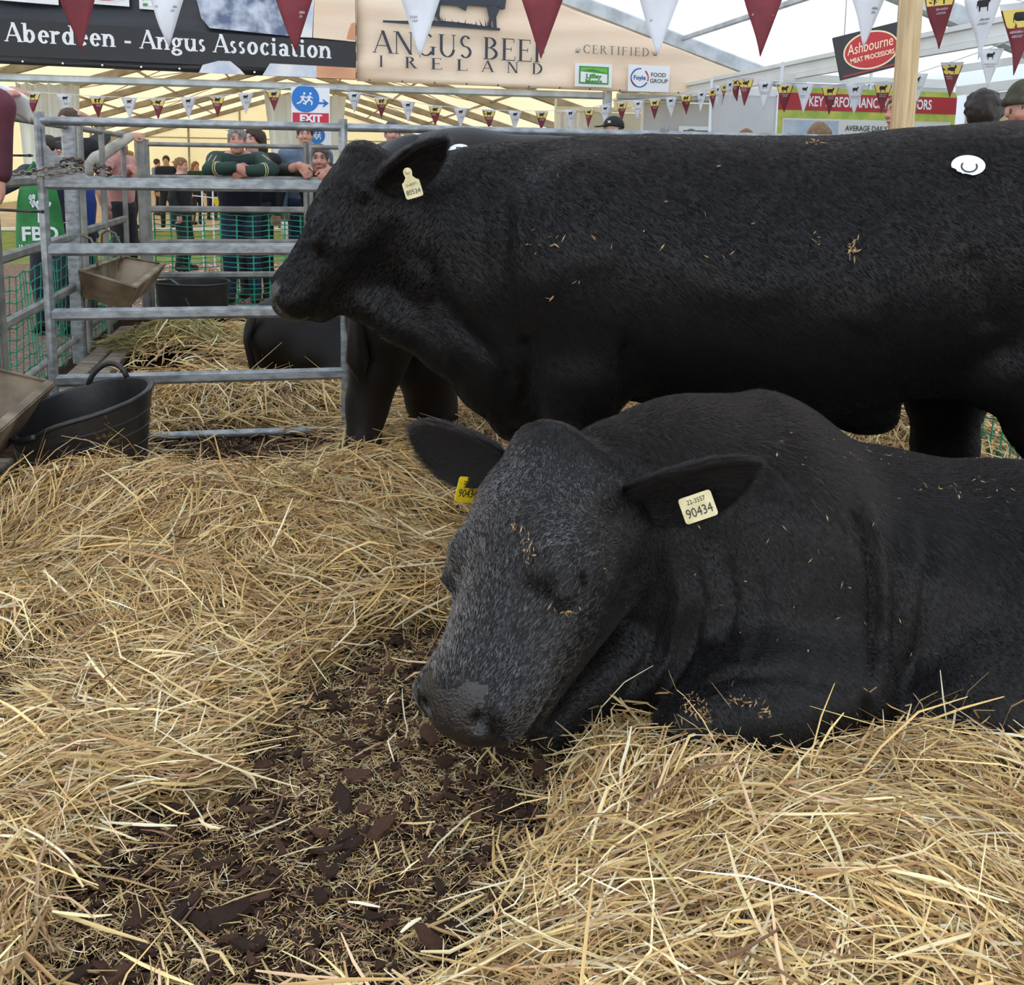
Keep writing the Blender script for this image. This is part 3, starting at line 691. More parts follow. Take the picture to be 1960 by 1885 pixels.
M_earskin = mat('ear_lining', (.010, .008, .0075), .55, var=(.02, .014, .012), vscale=25, bump=.4, bscale=90)
M_tag_pale = mat('tag_pale_plastic', srgb(214, 203, 160), .35, var=srgb(190, 176, 130), vscale=30)
M_tag_yellow = mat('tag_yellow_plastic', srgb(232, 205, 40), .35, var=srgb(215, 185, 30), vscale=30)
M_ink = mat('black_print', (.012, .012, .012), .5)
M_sticker = mat('white_paper_sticker', srgb(238, 240, 246), .55, var=srgb(226, 229, 238), vscale=20)

class Head:
    def __init__(s, O, fwd, dor, sc=1., wx=1.32, wz=1.16, dz=0.):
        s.dz = dz
        s.f = nrm(fwd); s.n = nrm(np.asarray(dor)-s.f*(np.asarray(dor)@s.f)); s.l = np.cross(s.n, s.f); s.O = np.asarray(O, float); s.s = sc; s.wx = wx; s.wz = wz
    def W(s, x, y, z): return s.O+s.s*(x*s.wx*s.l+y*s.f+z*s.wz*s.n)
    def loc(s, p): q = (p-s.O)/s.s; return np.stack([q@s.l/s.wx, q@s.f, q@s.n/s.wz], -1)
    def ax(s): return (s.l, s.f, s.n)
    def D(s, x, y, z): return nrm(x*s.l+y*s.f+z*s.n)
    def grow(s, F, closed=False):
        k = s.s; A = s.ax(); W = s.W; S = V(s.wx, 1, s.wz)*k; m = k*(s.wx+s.wz)/2
        F.ell(W(0, .105, -.115), V(.112, .13, .115)*S, A, .05*k)
        F.ell(W(0, .012, -.055), V(.052, .05, .055)*S, A, .06*k)
        F.ell(W(0, .165, -.085), V(.112, .12, .08)*S, A, .05*k)
        for x in (-1, 1):
            F.ell(W(x*.083, .238, -.046+s.dz*.5), V(.032, .05, .032)*S, A, .035*k)       # brow
            F.cone(W(x*.085, .11, -.16), W(x*.055, .42, -.115), .062*m, .046*m, .05*k)   # cheek
            F.cone(W(x*.06, .10, -.235), W(x*.03, .43, -.165), .07*m, .034*m, .05*k)   # jaw
            F.cone(W(x*.098, .25, -.105), W(x*.064, .38, -.10), .026*m, .024*m, .04*k)  # zygomatic ridge
        F.cone(W(0, .19, -.075), W(0, .455, -.066), .074*m, .054*m, .05*k, flat=(s.n, .8))
        F.cone(W(0, .08, -.20), W(0, .42, -.145), .10*m, .05*m, .05*k)
        F.ell(W(0, .470, -.092), V(.088, .07, .068)*S, A, .045*k)
        F.ell(W(0, .508, -.098), V(.076, .05, .058)*S, (s.l, s.D(0, .85, -.5), s.D(0, .5, .85)), .03*k)
        F.ell(W(0, .465, -.165), V(.056, .055, .03)*S, A, .025*k)
        for x in (-1, 1):
            F.ell(W(x*.060, .495, -.066), V(.032, .036, .03)*S, A, .02*k)            # nostril wing
            F.cone(W(x*.044, .575, -.046), W(x*.058, .47, -.068), .013*m, .011*m, .009*k, -1)
            F.cone(W(x*.054, .550, -.044), W(x*.088, .48, -.030), .010*m, .005*m, .009*k, -1)
            F.chain([(W(x*.100, .385, -.120), .003*m), (W(x*.094, .455, -.132), .007*m), (W(x*.058, .525, -.142), .007*m), (W(0, .545, -.142), .006*m)], .016*k, -1)
            F.ell(W(x*.106, .278, -.066+s.dz), V(.016, .036, .022)*S, A, .02*k, -1)
            F.ell(W(x*.096, .278, -.068+s.dz), V(.02, .027, .022)*S, A, .008*k)
            if closed:
                F.ell(W(x*.102, .278, -.068+s.dz), V(.018, .03, .02)*S, A, .008*k)
                F.cone(W(x*.118, .25, -.076+s.dz), W(x*.117, .306, -.080+s.dz), .003*k, .003*k, .006*k, -1)
            F.chain([(W(x*.095, .234, -.066+s.dz), .008*k), (W(x*.112, .260, -.046+s.dz), .012*k), (W(x*.112, .292, -.047+s.dz), .012*k), (W(x*.094, .322, -.068+s.dz), .006*k)], .012*k)
            F.chain([(W(x*.097, .236, -.078+s.dz), .007*k), (W(x*.113, .265, -.092+s.dz), .010*k), (W(x*.112, .296, -.092+s.dz), .009*k), (W(x*.094, .322, -.078+s.dz), .005*k)], .012*k)
            F.chain([(W(x*.114, .24, -.112+s.dz), .004*k), (W(x*.114, .29, -.118+s.dz), .006*k), (W(x*.10, .34, -.108+s.dz), .004*k)], .014*k)
            F.ell(W(x*.108, .085, -.075), V(.034, .034, .034)*k, A, .03*k)   # ear root
    def nose(s, p):
        q = s.loc(p)
        return (q[..., 1]+.45*q[..., 2] > .462-.25*np.maximum(0, np.abs(q[..., 0])-.035)) & (q[..., 2] > -.136) & (q[..., 2] < -.02) & (np.abs(q[..., 0]) < .066-.2*np.maximum(0, -.09-q[..., 2])-.25*np.maximum(0, q[..., 2]+.05))

def ear_mesh(name, base, tip, opening, L_w, parent, droop=0., cup=.5):
    """a cupped leaf: base and tip points, the direction its hollow faces, its full width"""
    d = nrm(tip-base); L = np.linalg.norm(tip-base); o = nrm(opening-d*(opening@d)); w = np.cross(d, o)
    prof = [(0, .20), (.1, .30), (.22, .43), (.38, .5), (.55, .5), (.7, .44), (.83, .33), (.92, .21), (.985, .08)]
    mb = MB(); n = 9; outer = []; inner = []
    for t, hw in prof:
        c = base+d*L*t-o*L*droop*t*t; half = hw*L_w; tc = cup*(1.25-.75*t); th = .013*(1-.6*t)
        ro = []; ri = []
        for j in range(n):
            a = -1+2*j/(n-1)
            p = c+w*half*math.sin(a*1.15)/math.sin(1.15)+o*half*tc*(1-math.cos(a*1.5))*1.0
            edge = 1-.7*abs(a)**3
            ro.append(p-o*th*edge); ri.append(p+o*th*edge*.6)
        outer.append(ro+ri[::-1])
    mb.loft(outer, cap=True)
    return mb.build(name, [M_hide], parent, True), (d, o, w, L)

FUR = []
def fur(body, v, Q, count, length, flow, color, parent, name='fur', radius=.0005, lift=.35, seed=1, wild=.18, where=None, material=None):
    """short lying coat: one hair strand per picked spot of the hide"""
    rng = np.random.default_rng(seed)
    T = np.concatenate([Q[:, [0, 1, 2]], Q[:, [0, 2, 3]]])
    a, b, c = v[T[:, 0]], v[T[:, 1]], v[T[:, 2]]
    cr = np.cross(b-a, c-a); ar = np.linalg.norm(cr, axis=1)*.5; n = cr/(2*ar[:, None]+1e-12); cen = (a+b+c)/3
    w = ar.copy()
    view = CAM-cen; view /= np.linalg.norm(view, axis=1, keepdims=True)
    w[(n*view).sum(1) < -.25] = 0
    if where is not None: w *= where(cen, n)
    pick = rng.choice(len(T), count, p=w/w.sum())
    r1, r2 = np.sqrt(rng.random(count)), rng.random(count)
    p = a[pick]*(1-r1)[:, None]+b[pick]*(r1*(1-r2))[:, None]+c[pick]*(r1*r2)[:, None]
    nn = n[pick]
    fl = flow(p); fl = fl+rng.normal(0, wild, (count, 3)); fl -= nn*(fl*nn).sum(1)[:, None]; fl /= np.linalg.norm(fl, axis=1, keepdims=True)+1e-9
    Ls = length(p) if callable(length) else length
    Ls = Ls*rng.uniform(.6, 1.25, count)
    li = (lift(p) if callable(lift) else lift)*rng.uniform(.6, 1.4, count)
    p0 = p-nn*.001; p1 = p+(fl*.5+nn*(li*.5)[:, None])*Ls[:, None]; p2 = p+(fl*.98+nn*(li*.55)[:, None])*Ls[:, None]
    pos = np.stack([p0, p1, p2], 1).reshape(-1, 3).astype(np.float32)
    hc = bpy.data.hair_curves.new(name); hc.add_curves([3]*count)
    hc.attributes['position'].data.foreach_set('vector', pos.ravel()) if 'position' in hc.attributes else hc.points.foreach_set('position', pos.ravel())
    rad = np.tile(np.array([1., .8, .15], np.float32)*radius, count)
    ra = hc.attributes.get('radius') or hc.attributes.new('radius', 'FLOAT', 'POINT'); ra.data.foreach_set('value', rad)
    cc = np.ones((count, 4), np.float32); cc[:, :3] = color(p, rng)
    ca = hc.attributes.new('col', 'FLOAT_COLOR', 'CURVE'); ca.data.foreach_set('color', cc.ravel())
    hc.materials.append(material or M_fur)
    o = bpy.data.objects.new(name, hc); COL.objects.link(o); adopt(o, parent); o['kind'] = 'stuff'
    return o
M_fur = bpy.data.materials.new('fur'); M_fur.use_nodes = True
_n = M_fur.node_tree; _n.nodes.remove(_n.nodes['Principled BSDF'])
_h = _n.nodes.new('ShaderNodeBsdfHairPrincipled'); _h.model = 'CHIANG'; _h.parametrization = 'COLOR'
_h.inputs['IOR'].default_value = 1.38; _h.inputs['Roughness'].default_value = .30; _h.inputs['Radial Roughness'].default_value = .5; _h.inputs['Random Roughness'].default_value = .3
_a = _n.nodes.new('ShaderNodeAttribute'); _a.attribute_name = 'col'
_n.links.new(_a.outputs['Color'], _h.inputs['Color']); _n.links.new(_h.outputs[0], _n.nodes['Material Output'].inputs[0])

M_fur_black = M_fur.copy(); M_fur_black.name = 'fur_black'
for _x in M_fur_black.node_tree.nodes:
    if _x.type == 'BSDF_HAIR_PRINCIPLED': _x.inputs['IOR'].default_value = 1.22; _x.inputs['Roughness'].default_value = .36
def sculpt(v, n, strokes):
    """pull folds and swellings out of the hide along lines given where they lie on the animal"""
    q = v-CAM; zc = q@_F; uv = np.stack([PPU+F_PX*(q@_R)/zc, PPV-F_PX*(q@_U)/zc], 1)
    face = np.clip(-(n*(q/np.linalg.norm(q, axis=1, keepdims=True))).sum(1)*1.6, 0, 1)
    out = np.zeros(len(v))
    for pts, wd, dep in strokes:
        best = np.full(len(v), 1e9); bt = np.zeros(len(v)); pts = np.array(pts, float); m = len(pts)-1
        for i in range(m):
            a, b = pts[i], pts[i+1]; ab = b-a; t = np.clip(((uv-a)@ab)/(ab@ab), 0, 1); d = np.linalg.norm(uv-a-t[:, None]*ab, axis=1)
            s = d < best; best[s] = d[s]; bt[s] = (i+t[s])/m
        out += dep*np.exp(-(best/wd)**2)*np.clip(np.minimum(bt, 1-bt)*6+.15, 0, 1)
    return v+n*(out*face)[:, None]

def body_object(name, v, Q, mats, root, region=None):
    mi = None
    if region is not None: mi = region(v[Q].mean(1)).astype(np.int32)
    me = np_mesh(name, v, Q, matidx=mi)
    return link(name, me, mats, root, True)

def ear_tag(c, right, up, w, h, plastic, big, small, parent, label, stud=True, neck=True):
    """a bent plastic tag: plate, neck, stud, printed numbers"""
    right = nrm(right); up = nrm(up-right*(up@right)); n = np.cross(right, up)
    mb = MB(); t = .0022; r = .006
    out = []
    for cx, cy, a0 in ((w/2-r, -h/2+r, -90), (w/2-r, h/2-r, 0)):
        out += [(cx+r*math.cos(math.radians(a0+a)), cy+r*math.sin(math.radians(a0+a))) for a in (0, 30, 60, 90)]
    if neck: out += [(w*.2, h*.72), (w*.24, h*.95)]+[(w*.25*math.cos(math.radians(a)), h*1.0+w*.25*math.sin(math.radians(a))) for a in range(10, 171, 20)]+[(-w*.24, h*.95), (-w*.2, h*.72)]
    for cx, cy, a0 in ((-w/2+r, h/2-r, 90), (-w/2+r, -h/2+r, 180)):
        out += [(cx+r*math.cos(math.radians(a0+a)), cy+r*math.sin(math.radians(a0+a))) for a in (0, 30, 60, 90)]
    mb.slab([c+right*x+up*y for x, y in out], n, t)
    o = mb.build('ear_tag', plastic, parent); o['label'] = label
    if stud and neck:
        s = MB(); q = c+up*h*1.0+n*t; s.tube([q, q+n*.004], w*.13, 12); s.tube([q+n*.004, q+n*.007], w*.07, 10); s.build('tag_stud', plastic, o, True)
    text_part('tag_number', big, min(h*.55, w*.40), (right, up, n), c+n*(t+.0004)-up*h*.16, M_ink, o, sx=.82)
    text_part('tag_code', small, min(h*.26, w*.2), (right, up, n), c+n*(t+.0004)+up*h*.26, M_ink, o, sx=.85)
    return o

def patch_on(v, n, u, w, du, dv, spin, outline, lift=.004):
    """a paper disc stuck on the hide around the spot (u, w)"""
    q = v-CAM; zc = q@_F; uu = PPU+F_PX*(q@_R)/zc; vv = PPV-F_PX*(q@_U)/zc
    dd = (uu-u)**2+(vv-w)**2+np.where((n*q).sum(1) > 0, 1e6, 0); i = np.argsort(dd)[:12]
    c = v[i].mean(0); nn = nrm(n[i].mean(0)); return c+nn*lift, nn

M_fleck = mat('straw_flecks', srgb(190, 156, 110), .8, var=srgb(120, 92, 60), vscale=60)
def flecks(name, v, n, spots, parent, seed, size=.006):
    """bits of straw and dried dirt caught in the coat"""
    rng = np.random.default_rng(seed); q = v-CAM; zc = q@_F; uu = PPU+F_PX*(q@_R)/zc; vv = PPV-F_PX*(q@_U)/zc; ok = (n*q).sum(1) < 0; mb = MB()
    for u, w, su, sw, k in spots:
        for _ in range(k):
            d = (uu-rng.normal(u, su))**2+(vv-rng.normal(w, sw))**2+np.where(ok, 0, 1e9); i = np.argmin(d)
            t = nrm(np.cross(n[i], rng.normal(0, 1, 3))); b = np.cross(n[i], t); L = size*rng.uniform(.4, 1.5); W = size*rng.uniform(.08, .3); c = v[i]+n[i]*.006
            mb.add([c-t*L, c-b*W, c+t*L, c+b*W, c+n[i]*W], [(0, 1, 4), (1, 2, 4), (2, 3, 4), (3, 0, 4)])
    o = mb.build(name, M_fleck, parent); o['kind'] = 'stuff'; return o
# ---------------------------------------------------------------- the lying animal in front
def lying_cow():
    root = thing('black_cow', 'black bull with grey-frosted face lying in the front straw, tag in each ear', 'cow', P(1500, 1400, 2.15)*V(1, 1, 0))
    def T(u, vtop, Y, r): return (P(u, vtop+r*F_PX/Y, Y), r)
    poll, nose = P(1018, 818, 2.02), P(812, 1368, 1.68)
    fwd = nrm(nose-poll); c = nrm(CAM-(poll+nose)/2); left = V(-1, 0, 0)
    c = nrm(c-fwd*(c@fwd)); le = nrm(left-fwd*(left@fwd)-c*(left@c)); a = math.radians(47)
    H = Head(poll, fwd, c*math.cos(a)+le*math.sin(a), np.linalg.norm(nose-poll)/.548, dz=-.014)
    F = Field((-.42, 1.35, -.02), (1.62, 2.72, .82), .0085)
    F.chain([T(1270, 800, 2.36, .24), T(1420, 815, 2.34, .31), T(1620, 852, 2.31, .33), T(1960, 886, 2.26, .33), T(2300, 900, 2.2, .27)], .08)
    F.ell(P(1500, 1080, 2.10), (.21, .15, .24), k=.1)                                            # shoulder
    F.chain([(P(1430, 950, 2.26), .25), (P(1310, 935, 2.22), .19), (P(1180, 925, 2.16), .135)], .1)  # neck
    F.chain([(P(1420, 1180, 2.14), .22), (P(1270, 1110, 2.14), .15), (P(1190, 1050, 2.14), .10)], .09)
    F.chain([(P(1380, 1300, 2.06), .18), (P(1210, 1290, 2.06), .10), (P(1140, 1210, 2.08), .06)], .08)       # brisket and dewlap
    H.grow(F)
    F.chain([(P(1590, 1320, 1.95), .125), (P(1450, 1350, 1.88), .115), (P(1320, 1395, 1.83), .075)], .06)   # folded near foreleg
    F.chain([(P(1310, 1420, 1.82), .06), (P(1450, 1460, 1.84), .05), (P(1570, 1490, 1.85), .045)], .03)
    F.chain([(P(1190, 1260, 2.05), .10), (P(1105, 1340, 1.98), .068), (P(1066, 1395, 1.95), .058), (P(1062, 1438, 1.93), .048)], .04)   # the other foreleg
    F.chain([(P(1062, 1440, 1.93), .045), (P(1130, 1445, 2.02), .04)], .03)
    F.chain([(P(2060, 1290, 2.0), .2), (P(1880, 1370, 1.92), .12), (P(1780, 1410, 1.9), .07)], .08)       # hind leg
    v, Q = F.surface(2); n = normals_of(v, Q)
    v = sculpt(v, n, [
        ([(1640, 945), (1672, 1010), (1690, 1100), (1692, 1200), (1682, 1320)], 9, .016),
        ([(1622, 960), (1655, 1020), (1670, 1100), (1671, 1200), (1662, 1330)], 9, -.016),
        ([(1740, 985), (1752, 1060), (1748, 1160), (1725, 1290)], 12, .008), ([(1768, 990), (1776, 1060), (1765, 1180), (1742, 1300)], 12, -.008),
        ([(1705, 1000), (1718, 1100), (1715, 1230)], 9, -.008),
        ([(1255, 1060), (1270, 1150), (1240, 1260), (1190, 1340)], 9, -.010), ([(1285, 1050), (1305, 1150), (1280, 1260), (1220, 1350)], 10, .008),
        ([(1325, 1060), (1345, 1150), (1325, 1250), (1270, 1340)], 10, -.009), ([(1390, 1060), (1405, 1160), (1380, 1260)], 12, -.008), ([(1455, 1100), (1460, 1190), (1430, 1280)], 12, -.006),
        ([(1290, 1330), (1400, 1292), (1520, 1290), (1620, 1320)], 14, -.012),
        ([(1660, 1330), (1665, 1400), (1640, 1450)], 12, -.02),
        ([(960, 930), (985, 1010), (960, 1090)], 20, -.004), ([(930, 1150), (1000, 1130), (1060, 1160)], 16, -.004),
        ([(1010, 1060), (1050, 1050), (1110, 1060)], 10, .005), ([(1150, 990), (1165, 1080), (1150, 1160)], 16, -.006)])
    n = normals_of(v, Q)
    rng = np.random.default_rng(3)
    body_object('body', v, Q, [M_hide, M_nose], root, H.nose)
    def flow(p):
        q = H.loc(p); hd = np.clip((.26-q[:, 1]*0-np.abs(q[:, 0])*.6-np.abs(q[:, 2]+.1))*8, 0, 1)*(q[:, 1] > -.02)*(q[:, 1] < .6)
        away = -H.f+.5*np.sign(q[:, 0])[:, None]*H.l*np.clip(np.abs(q[:, :1])*8, 0, 1)
        whorl = np.clip((q[:, 1]-.16)*9, -1, 1)
        fh = -whorl[:, None]*H.f*1+(q[:, :1]*5)*H.l
        bodyf = V(.55, .05, -.85)+0*p; return fh*hd[:, None]+bodyf*(1-hd)[:, None]
    def col(p, rng):
        q = H.loc(p); m = len(p)
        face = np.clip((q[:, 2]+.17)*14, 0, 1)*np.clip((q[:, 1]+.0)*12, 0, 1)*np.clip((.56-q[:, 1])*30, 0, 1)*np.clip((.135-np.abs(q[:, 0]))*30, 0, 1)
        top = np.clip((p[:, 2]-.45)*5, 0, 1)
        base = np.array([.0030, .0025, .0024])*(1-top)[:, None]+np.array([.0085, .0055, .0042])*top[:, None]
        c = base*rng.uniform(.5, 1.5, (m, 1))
        grey = (rng.random(m) < .66*face)  # over half the hairs on the face are coloured pale grey
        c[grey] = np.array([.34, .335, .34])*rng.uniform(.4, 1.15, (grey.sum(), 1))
        light = rng.random(m) < .012; c[light] = [.10, .075, .05]
        return c
    ey = lambda c: np.minimum(np.linalg.norm(c-H.W(.1, .278, -.068+H.dz), axis=1), np.linalg.norm(c-H.W(-.1, .278, -.068+H.dz), axis=1)) > .021
    wh = lambda c, n: (~H.nose(c))*ey(c)*np.where(np.abs(H.loc(c)[:, 2]+.1) < .2, 1.25, 1.)
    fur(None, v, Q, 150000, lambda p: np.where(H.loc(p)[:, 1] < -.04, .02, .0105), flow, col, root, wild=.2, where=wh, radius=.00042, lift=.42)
    flecks('straw_flecks', v, n, [(1325, 1352, 10, 14, 40), (1350, 1370, 8, 8, 30), (1420, 1340, 14, 4, 26), (1460, 1365, 8, 8, 14), (1640, 1385, 4, 10, 14), (1012, 1050, 8, 14, 22), (985, 1010, 3, 6, 8), (1080, 1165, 14, 5, 14), (1700, 870, 120, 20, 30), (1850, 940, 60, 14, 26), (1500, 1100, 200, 120, 26)], root, 5)
    # eyes
    for x in (-1, 1):
        mb = MB(); mb.sphere(H.W(x*.1, .278, -.067+H.dz), V(.017, .022, .019)*H.s, H.ax(), 16, 10); mb.build('eye', M_eye, root, True)
    # ears: the animal's left one points to the right of the picture
    for nm, u0, v0, Y0, u1, v1, Y1, op, wd in (('ear', 1190, 955, 1.95, 1450, 905, 1.86, V(.0, -.9, -.45), .15), ('ear', 965, 878, 2.06, 783, 838, 2.12, V(-.1, -.9, -.35), .15)):
        b, t = P(u0, v0, Y0), P(u1, v1, Y1)
        o, (d, oo, w, L) = ear_mesh(nm, b, t, op, wd, root, .10, .55)
        me = o.data; vv = np.zeros(len(me.vertices)*3); me.vertices.foreach_get('co', vv); vv = vv.reshape(-1, 3)
        qq = np.array([list(p.vertices) for p in me.polygons if len(p.vertices) == 4])
        qq = np.concatenate([qq, qq[:, ::-1]])
        dd = d
        fur(None, vv, qq, 16000, .026, lambda p: np.tile(dd*1.0, (len(p), 1)), lambda p, rng: np.array([.004, .0033, .0032])*rng.uniform(.4, 2.6, (len(p), 1)), o, 'ear_fur', .00042, .35, 5, .3)
    ear_tag(P(1336, 970, 1.86), P(1368, 958, 1.86)-P(1303, 980, 1.86), P(1326, 936, 1.87)-P(1344, 990, 1.86), .066, .052, M_tag_pale, '90434', '22-3557', root, 'pale tag numbered 90434', neck=False)
    ear_tag(P(896, 937, 2.08), P(918, 940, 2.10)-P(870, 936, 2.06), V(.05, 0, 1), .062, .056, M_tag_yellow, '90434', '22-3557', root, 'yellow tag half hidden by the brow', neck=False)
    hb = MB()
    for (u, w, Y, du) in ((1600, 1492, 1.85, 1),):
        c0 = P(u, w, Y); hb.loft([[c0+V(x*s, y*s, 0)+dv for x, y in ((-.045, -.03), (.0, -.042), (.05, -.02), (.05, .02), (0, .042), (-.045, .03))] for s, dv in ((.8, V(-.03, 0, .035)), (1, V(0, 0, .0)), (1, V(.02, 0, -.04)))])
    hb.build('hoof', M_hoof, root, 'auto')
    return v, Q, n

# ---------------------------------------------------------------- the standing animal
def standing_cow():
    root = thing('black_cow', 'big black bull standing side on with a white paper disc on its hip', 'cow', P(1300, 1000, 2.95)*V(1, 1, 0))
    Y = 2.95
    def S(u, top, bot, dy=0): a, b = P(u, top, Y+dy), P(u, bot, Y+dy); return ((a+b)/2, np.linalg.norm(a-b)/2)
    F = Field((-.9, 2.4, -.02), (2.2, 3.55, 1.45), .0115)
    fl = (V(0, 1, 0), .84)
    F.chain([S(1020, 298, 640), S(1180, 272, 735), S(1370, 278, 772), S(1560, 280, 772), S(1760, 262, 735), S(1940, 250, 690), S(2150, 250, 660), S(2330, 275, 560)], .1, flat=fl)
    F.chain([S(1050, 288, 640), S(930, 302, 640), S(850, 318, 610), S(790, 330, 560)], .1, flat=(V(0, 1, 0), .62))      # neck
    F.ell(P(1100, 500, Y-.2), (.17, .13, .27), k=.12)                                             # shoulder blade
    F.ell(P(1120, 705, Y-.19), (.135, .10, .16), k=.08)                                             # arm muscle
    F.chain([(P(1110, 720, Y-.18), .115), (P(1100, 830, Y-.18), .085), (P(1095, 960, Y-.18), .055), (P(1090, 1010, Y-.18), .05), (P(1088, 1120, Y-.18), .04), (P(1085, 1180, Y-.18), .055)], .05)
    F.chain([(P(1130, 720, Y+.16), .115), (P(1120, 830, Y+.16), .085), (P(1110, 930, Y+.16), .055), (P(1110, 1060, Y+.16), .045), (P(1108, 1105, Y+.16), .055)], .05)
    F.chain([(P(690, 575, Y-.06), .06), (P(770, 618, Y-.06), .055), (P(860, 660, Y-.05), .075), (P(930, 735, Y-.03), .07), (P(985, 800, Y-.02), .055), (P(1060, 800, Y), .06)], .06)     # dewlap
    F.chain([(P(950, 560, Y), .19), (P(1000, 660, Y), .17), (P(1050, 745, Y), .11)], .08)                                                   # brisket
    F.ell(P(1655, 785, Y+.0), (.085, .05, .055), k=.07)                                              # sheath
    F.chain([(P(1560, 760, Y), .07), (P(1655, 785, Y), .05), (P(1690, 800, Y), .03)], .06)
    F.chain([(P(1830, 600, Y+.16), .2), (P(1810, 740, Y+.17), .115), (P(1808, 860, Y+.2), .085), (P(1815, 960, Y+.24), .06), (P(1800, 1100, Y+.2), .05)], .08)  # far hind leg
    F.chain([(P(2080, 520, Y-.15), .28), (P(2030, 700, Y-.19), .17), (P(2020, 800, Y-.18), .115), (P(2075, 960, Y-.12), .07), (P(2060, 1150, Y-.15), .05), (P(2050, 1230, Y-.17), .06)], .09)   # near hind leg
    F.chain([(P(1790, 690, Y-.1), .07), (P(1900, 712, Y-.16), .08), (P(1980, 720, Y-.18), .10)], .08)                              # flank fold
    F.ell(P(1930, 330, Y-.16), (.14, .1, .09), k=.12)                                              # hip
    poll, nose = P(668, 276, Y-.05), P(484, 572, Y-.08)
    H = Head(poll, nose-poll, P(540, 300, Y-.12)-P(690, 400, Y-.05), np.linalg.norm(nose-poll)/.558, 1.2, 1.2, dz=.01)
    H.grow(F, True)
    v, Q = F.surface(2); n = normals_of(v, Q)
    v = sculpt(v, n, [
        ([(830, 560), (880, 620), (940, 680), (985, 760)], 20, -.02), ([(1000, 640), (1010, 700), (1005, 780)], 14, -.018),
        ([(1195, 650), (1198, 720), (1190, 800)], 12, -.02),
        ([(1330, 380), (1420, 430), (1500, 460)], 60, -.012), ([(1560, 330), (1600, 420), (1570, 520)], 60, -.012),
        ([(960, 330), (970, 430), (960, 540)], 12, -.006), ([(1000, 320), (1012, 420), (1000, 540)], 10, -.005), ([(920, 340), (925, 440), (915, 540)], 10, -.005),
        ([(1690, 470), (1690, 560), (1640, 640)], 36, .010), ([(1850, 480), (1890, 560), (1900, 640)], 30, -.012),
        ([(1280, 470), (1340, 540), (1440, 560), (1560, 520)], 40, .010), ([(1000, 560), (1090, 500), (1200, 480)], 40, .010),
        ([(700, 470), (740, 520), (760, 580)], 25, -.006), ([(800, 480), (830, 540), (830, 600)], 16, -.012)])
    n = normals_of(v, Q)
    body_object('body', v, Q, [M_hide, M_nose], root, H.nose)
    def flow(p):
        q = H.loc(p); hd = np.clip((.3-np.abs(q[:, 2]+.12))*8, 0, 1)*(q[:, 1] > 0)*(q[:, 0] > -.5)*(np.abs(p[:, 0]+.5) < .3)
        return (-H.f)[None]*hd[:, None]+V(.75, 0, -.65)[None]*(1-hd)[:, None]
    def col(p, rng):
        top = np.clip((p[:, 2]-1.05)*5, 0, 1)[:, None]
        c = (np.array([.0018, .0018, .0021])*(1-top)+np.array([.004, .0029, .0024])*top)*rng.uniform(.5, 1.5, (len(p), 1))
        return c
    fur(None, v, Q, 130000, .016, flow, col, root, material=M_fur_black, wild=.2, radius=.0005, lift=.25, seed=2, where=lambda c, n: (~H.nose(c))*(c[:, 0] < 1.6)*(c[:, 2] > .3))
    flecks('straw_flecks', v, n, [(1632, 475, 5, 14, 26), (1560, 455, 4, 8, 6), (1560, 277, 14, 4, 10), (1050, 460, 30, 14, 10), (1140, 457, 2, 2, 3), (1056, 567, 2, 2, 3), (1300, 420, 200, 80, 14)], root, 6, .009)
    # tuft of raised hair along the crest
    b, t = P(752, 362, Y-.14), P(845, 258, Y-.26)
    o, (d, oo, w, L) = ear_mesh('ear', P(728, 352, Y-.15), P(852, 268, Y-.22), V(.35, -.8, -.5), .125, root, .02, .75)
    me = o.data; vv = np.zeros(len(me.vertices)*3); me.vertices.foreach_get('co', vv); vv = vv.reshape(-1, 3)
    qq = np.array([list(p.vertices) for p in me.polygons if len(p.vertices) == 4])
    qq = np.concatenate([qq, qq[:, ::-1]])
    fur(None, vv, qq, 7000, .034, lambda p: np.tile(d, (len(p), 1)), lambda p, rng: np.array([.007, .006, .006])*rng.uniform(.4, 1.8, (len(p), 1)), o, 'ear_fur', .0006, .4, 6, .35)
    ear_mesh('ear', P(740, 300, Y+.12), P(800, 262, Y+.26), V(-.2, .5, -.6), .12, root, .02, .6)
    ear_tag(P(790, 362, Y-.33), P(808, 356, Y-.33)-P(774, 366, Y-.33), P(780, 330, Y-.33)-P(792, 376, Y-.33), .047, .046, M_tag_pale, '80534', '21-02771', root, 'pale tag numbered 80534')
    # eyelashes
    mb = MB()
    for i in range(9):
        y = .254+.006*i; p0 = H.W(.116, y, -.070); mb.tube([p0, p0+H.D(.5, -.1+.02*i, -1)*.012, p0+H.D(.2, -.1, -1)*.02], [.0008, .0007, .0003], 4)
    mb.build('eyelashes', M_hide, root)
    # disc with a hand-written letter
    c, nn = patch_on(v, n, 1853, 319, 0, 0, 0, None, .006)
    x = nrm(V(1, 0, -.25)-nn*(V(1, 0, -.25)@nn)); y = np.cross(nn, x); mb = MB(); r = .042
    pts = []
    for i in range(40):
        a = 2*PI*i/40; rr = r*(1 if not 200 < math.degrees(a) < 285 else .86+.04*math.sin(i*2.3)); pts.append(c+x*rr*math.cos(a)+y*rr*.74*math.sin(a))
    mb.slab(pts, nn, .0012); st = mb.build('paper_disc', M_sticker, root); st['label'] = 'white paper disc with a hand-written letter C'
    k = MB(); arc = [c+nn*.0022+x*(.0025+.019*math.cos(math.radians(a)))+y*(.0-.004+.017*math.sin(math.radians(a))) for a in range(150, 400, 12)]
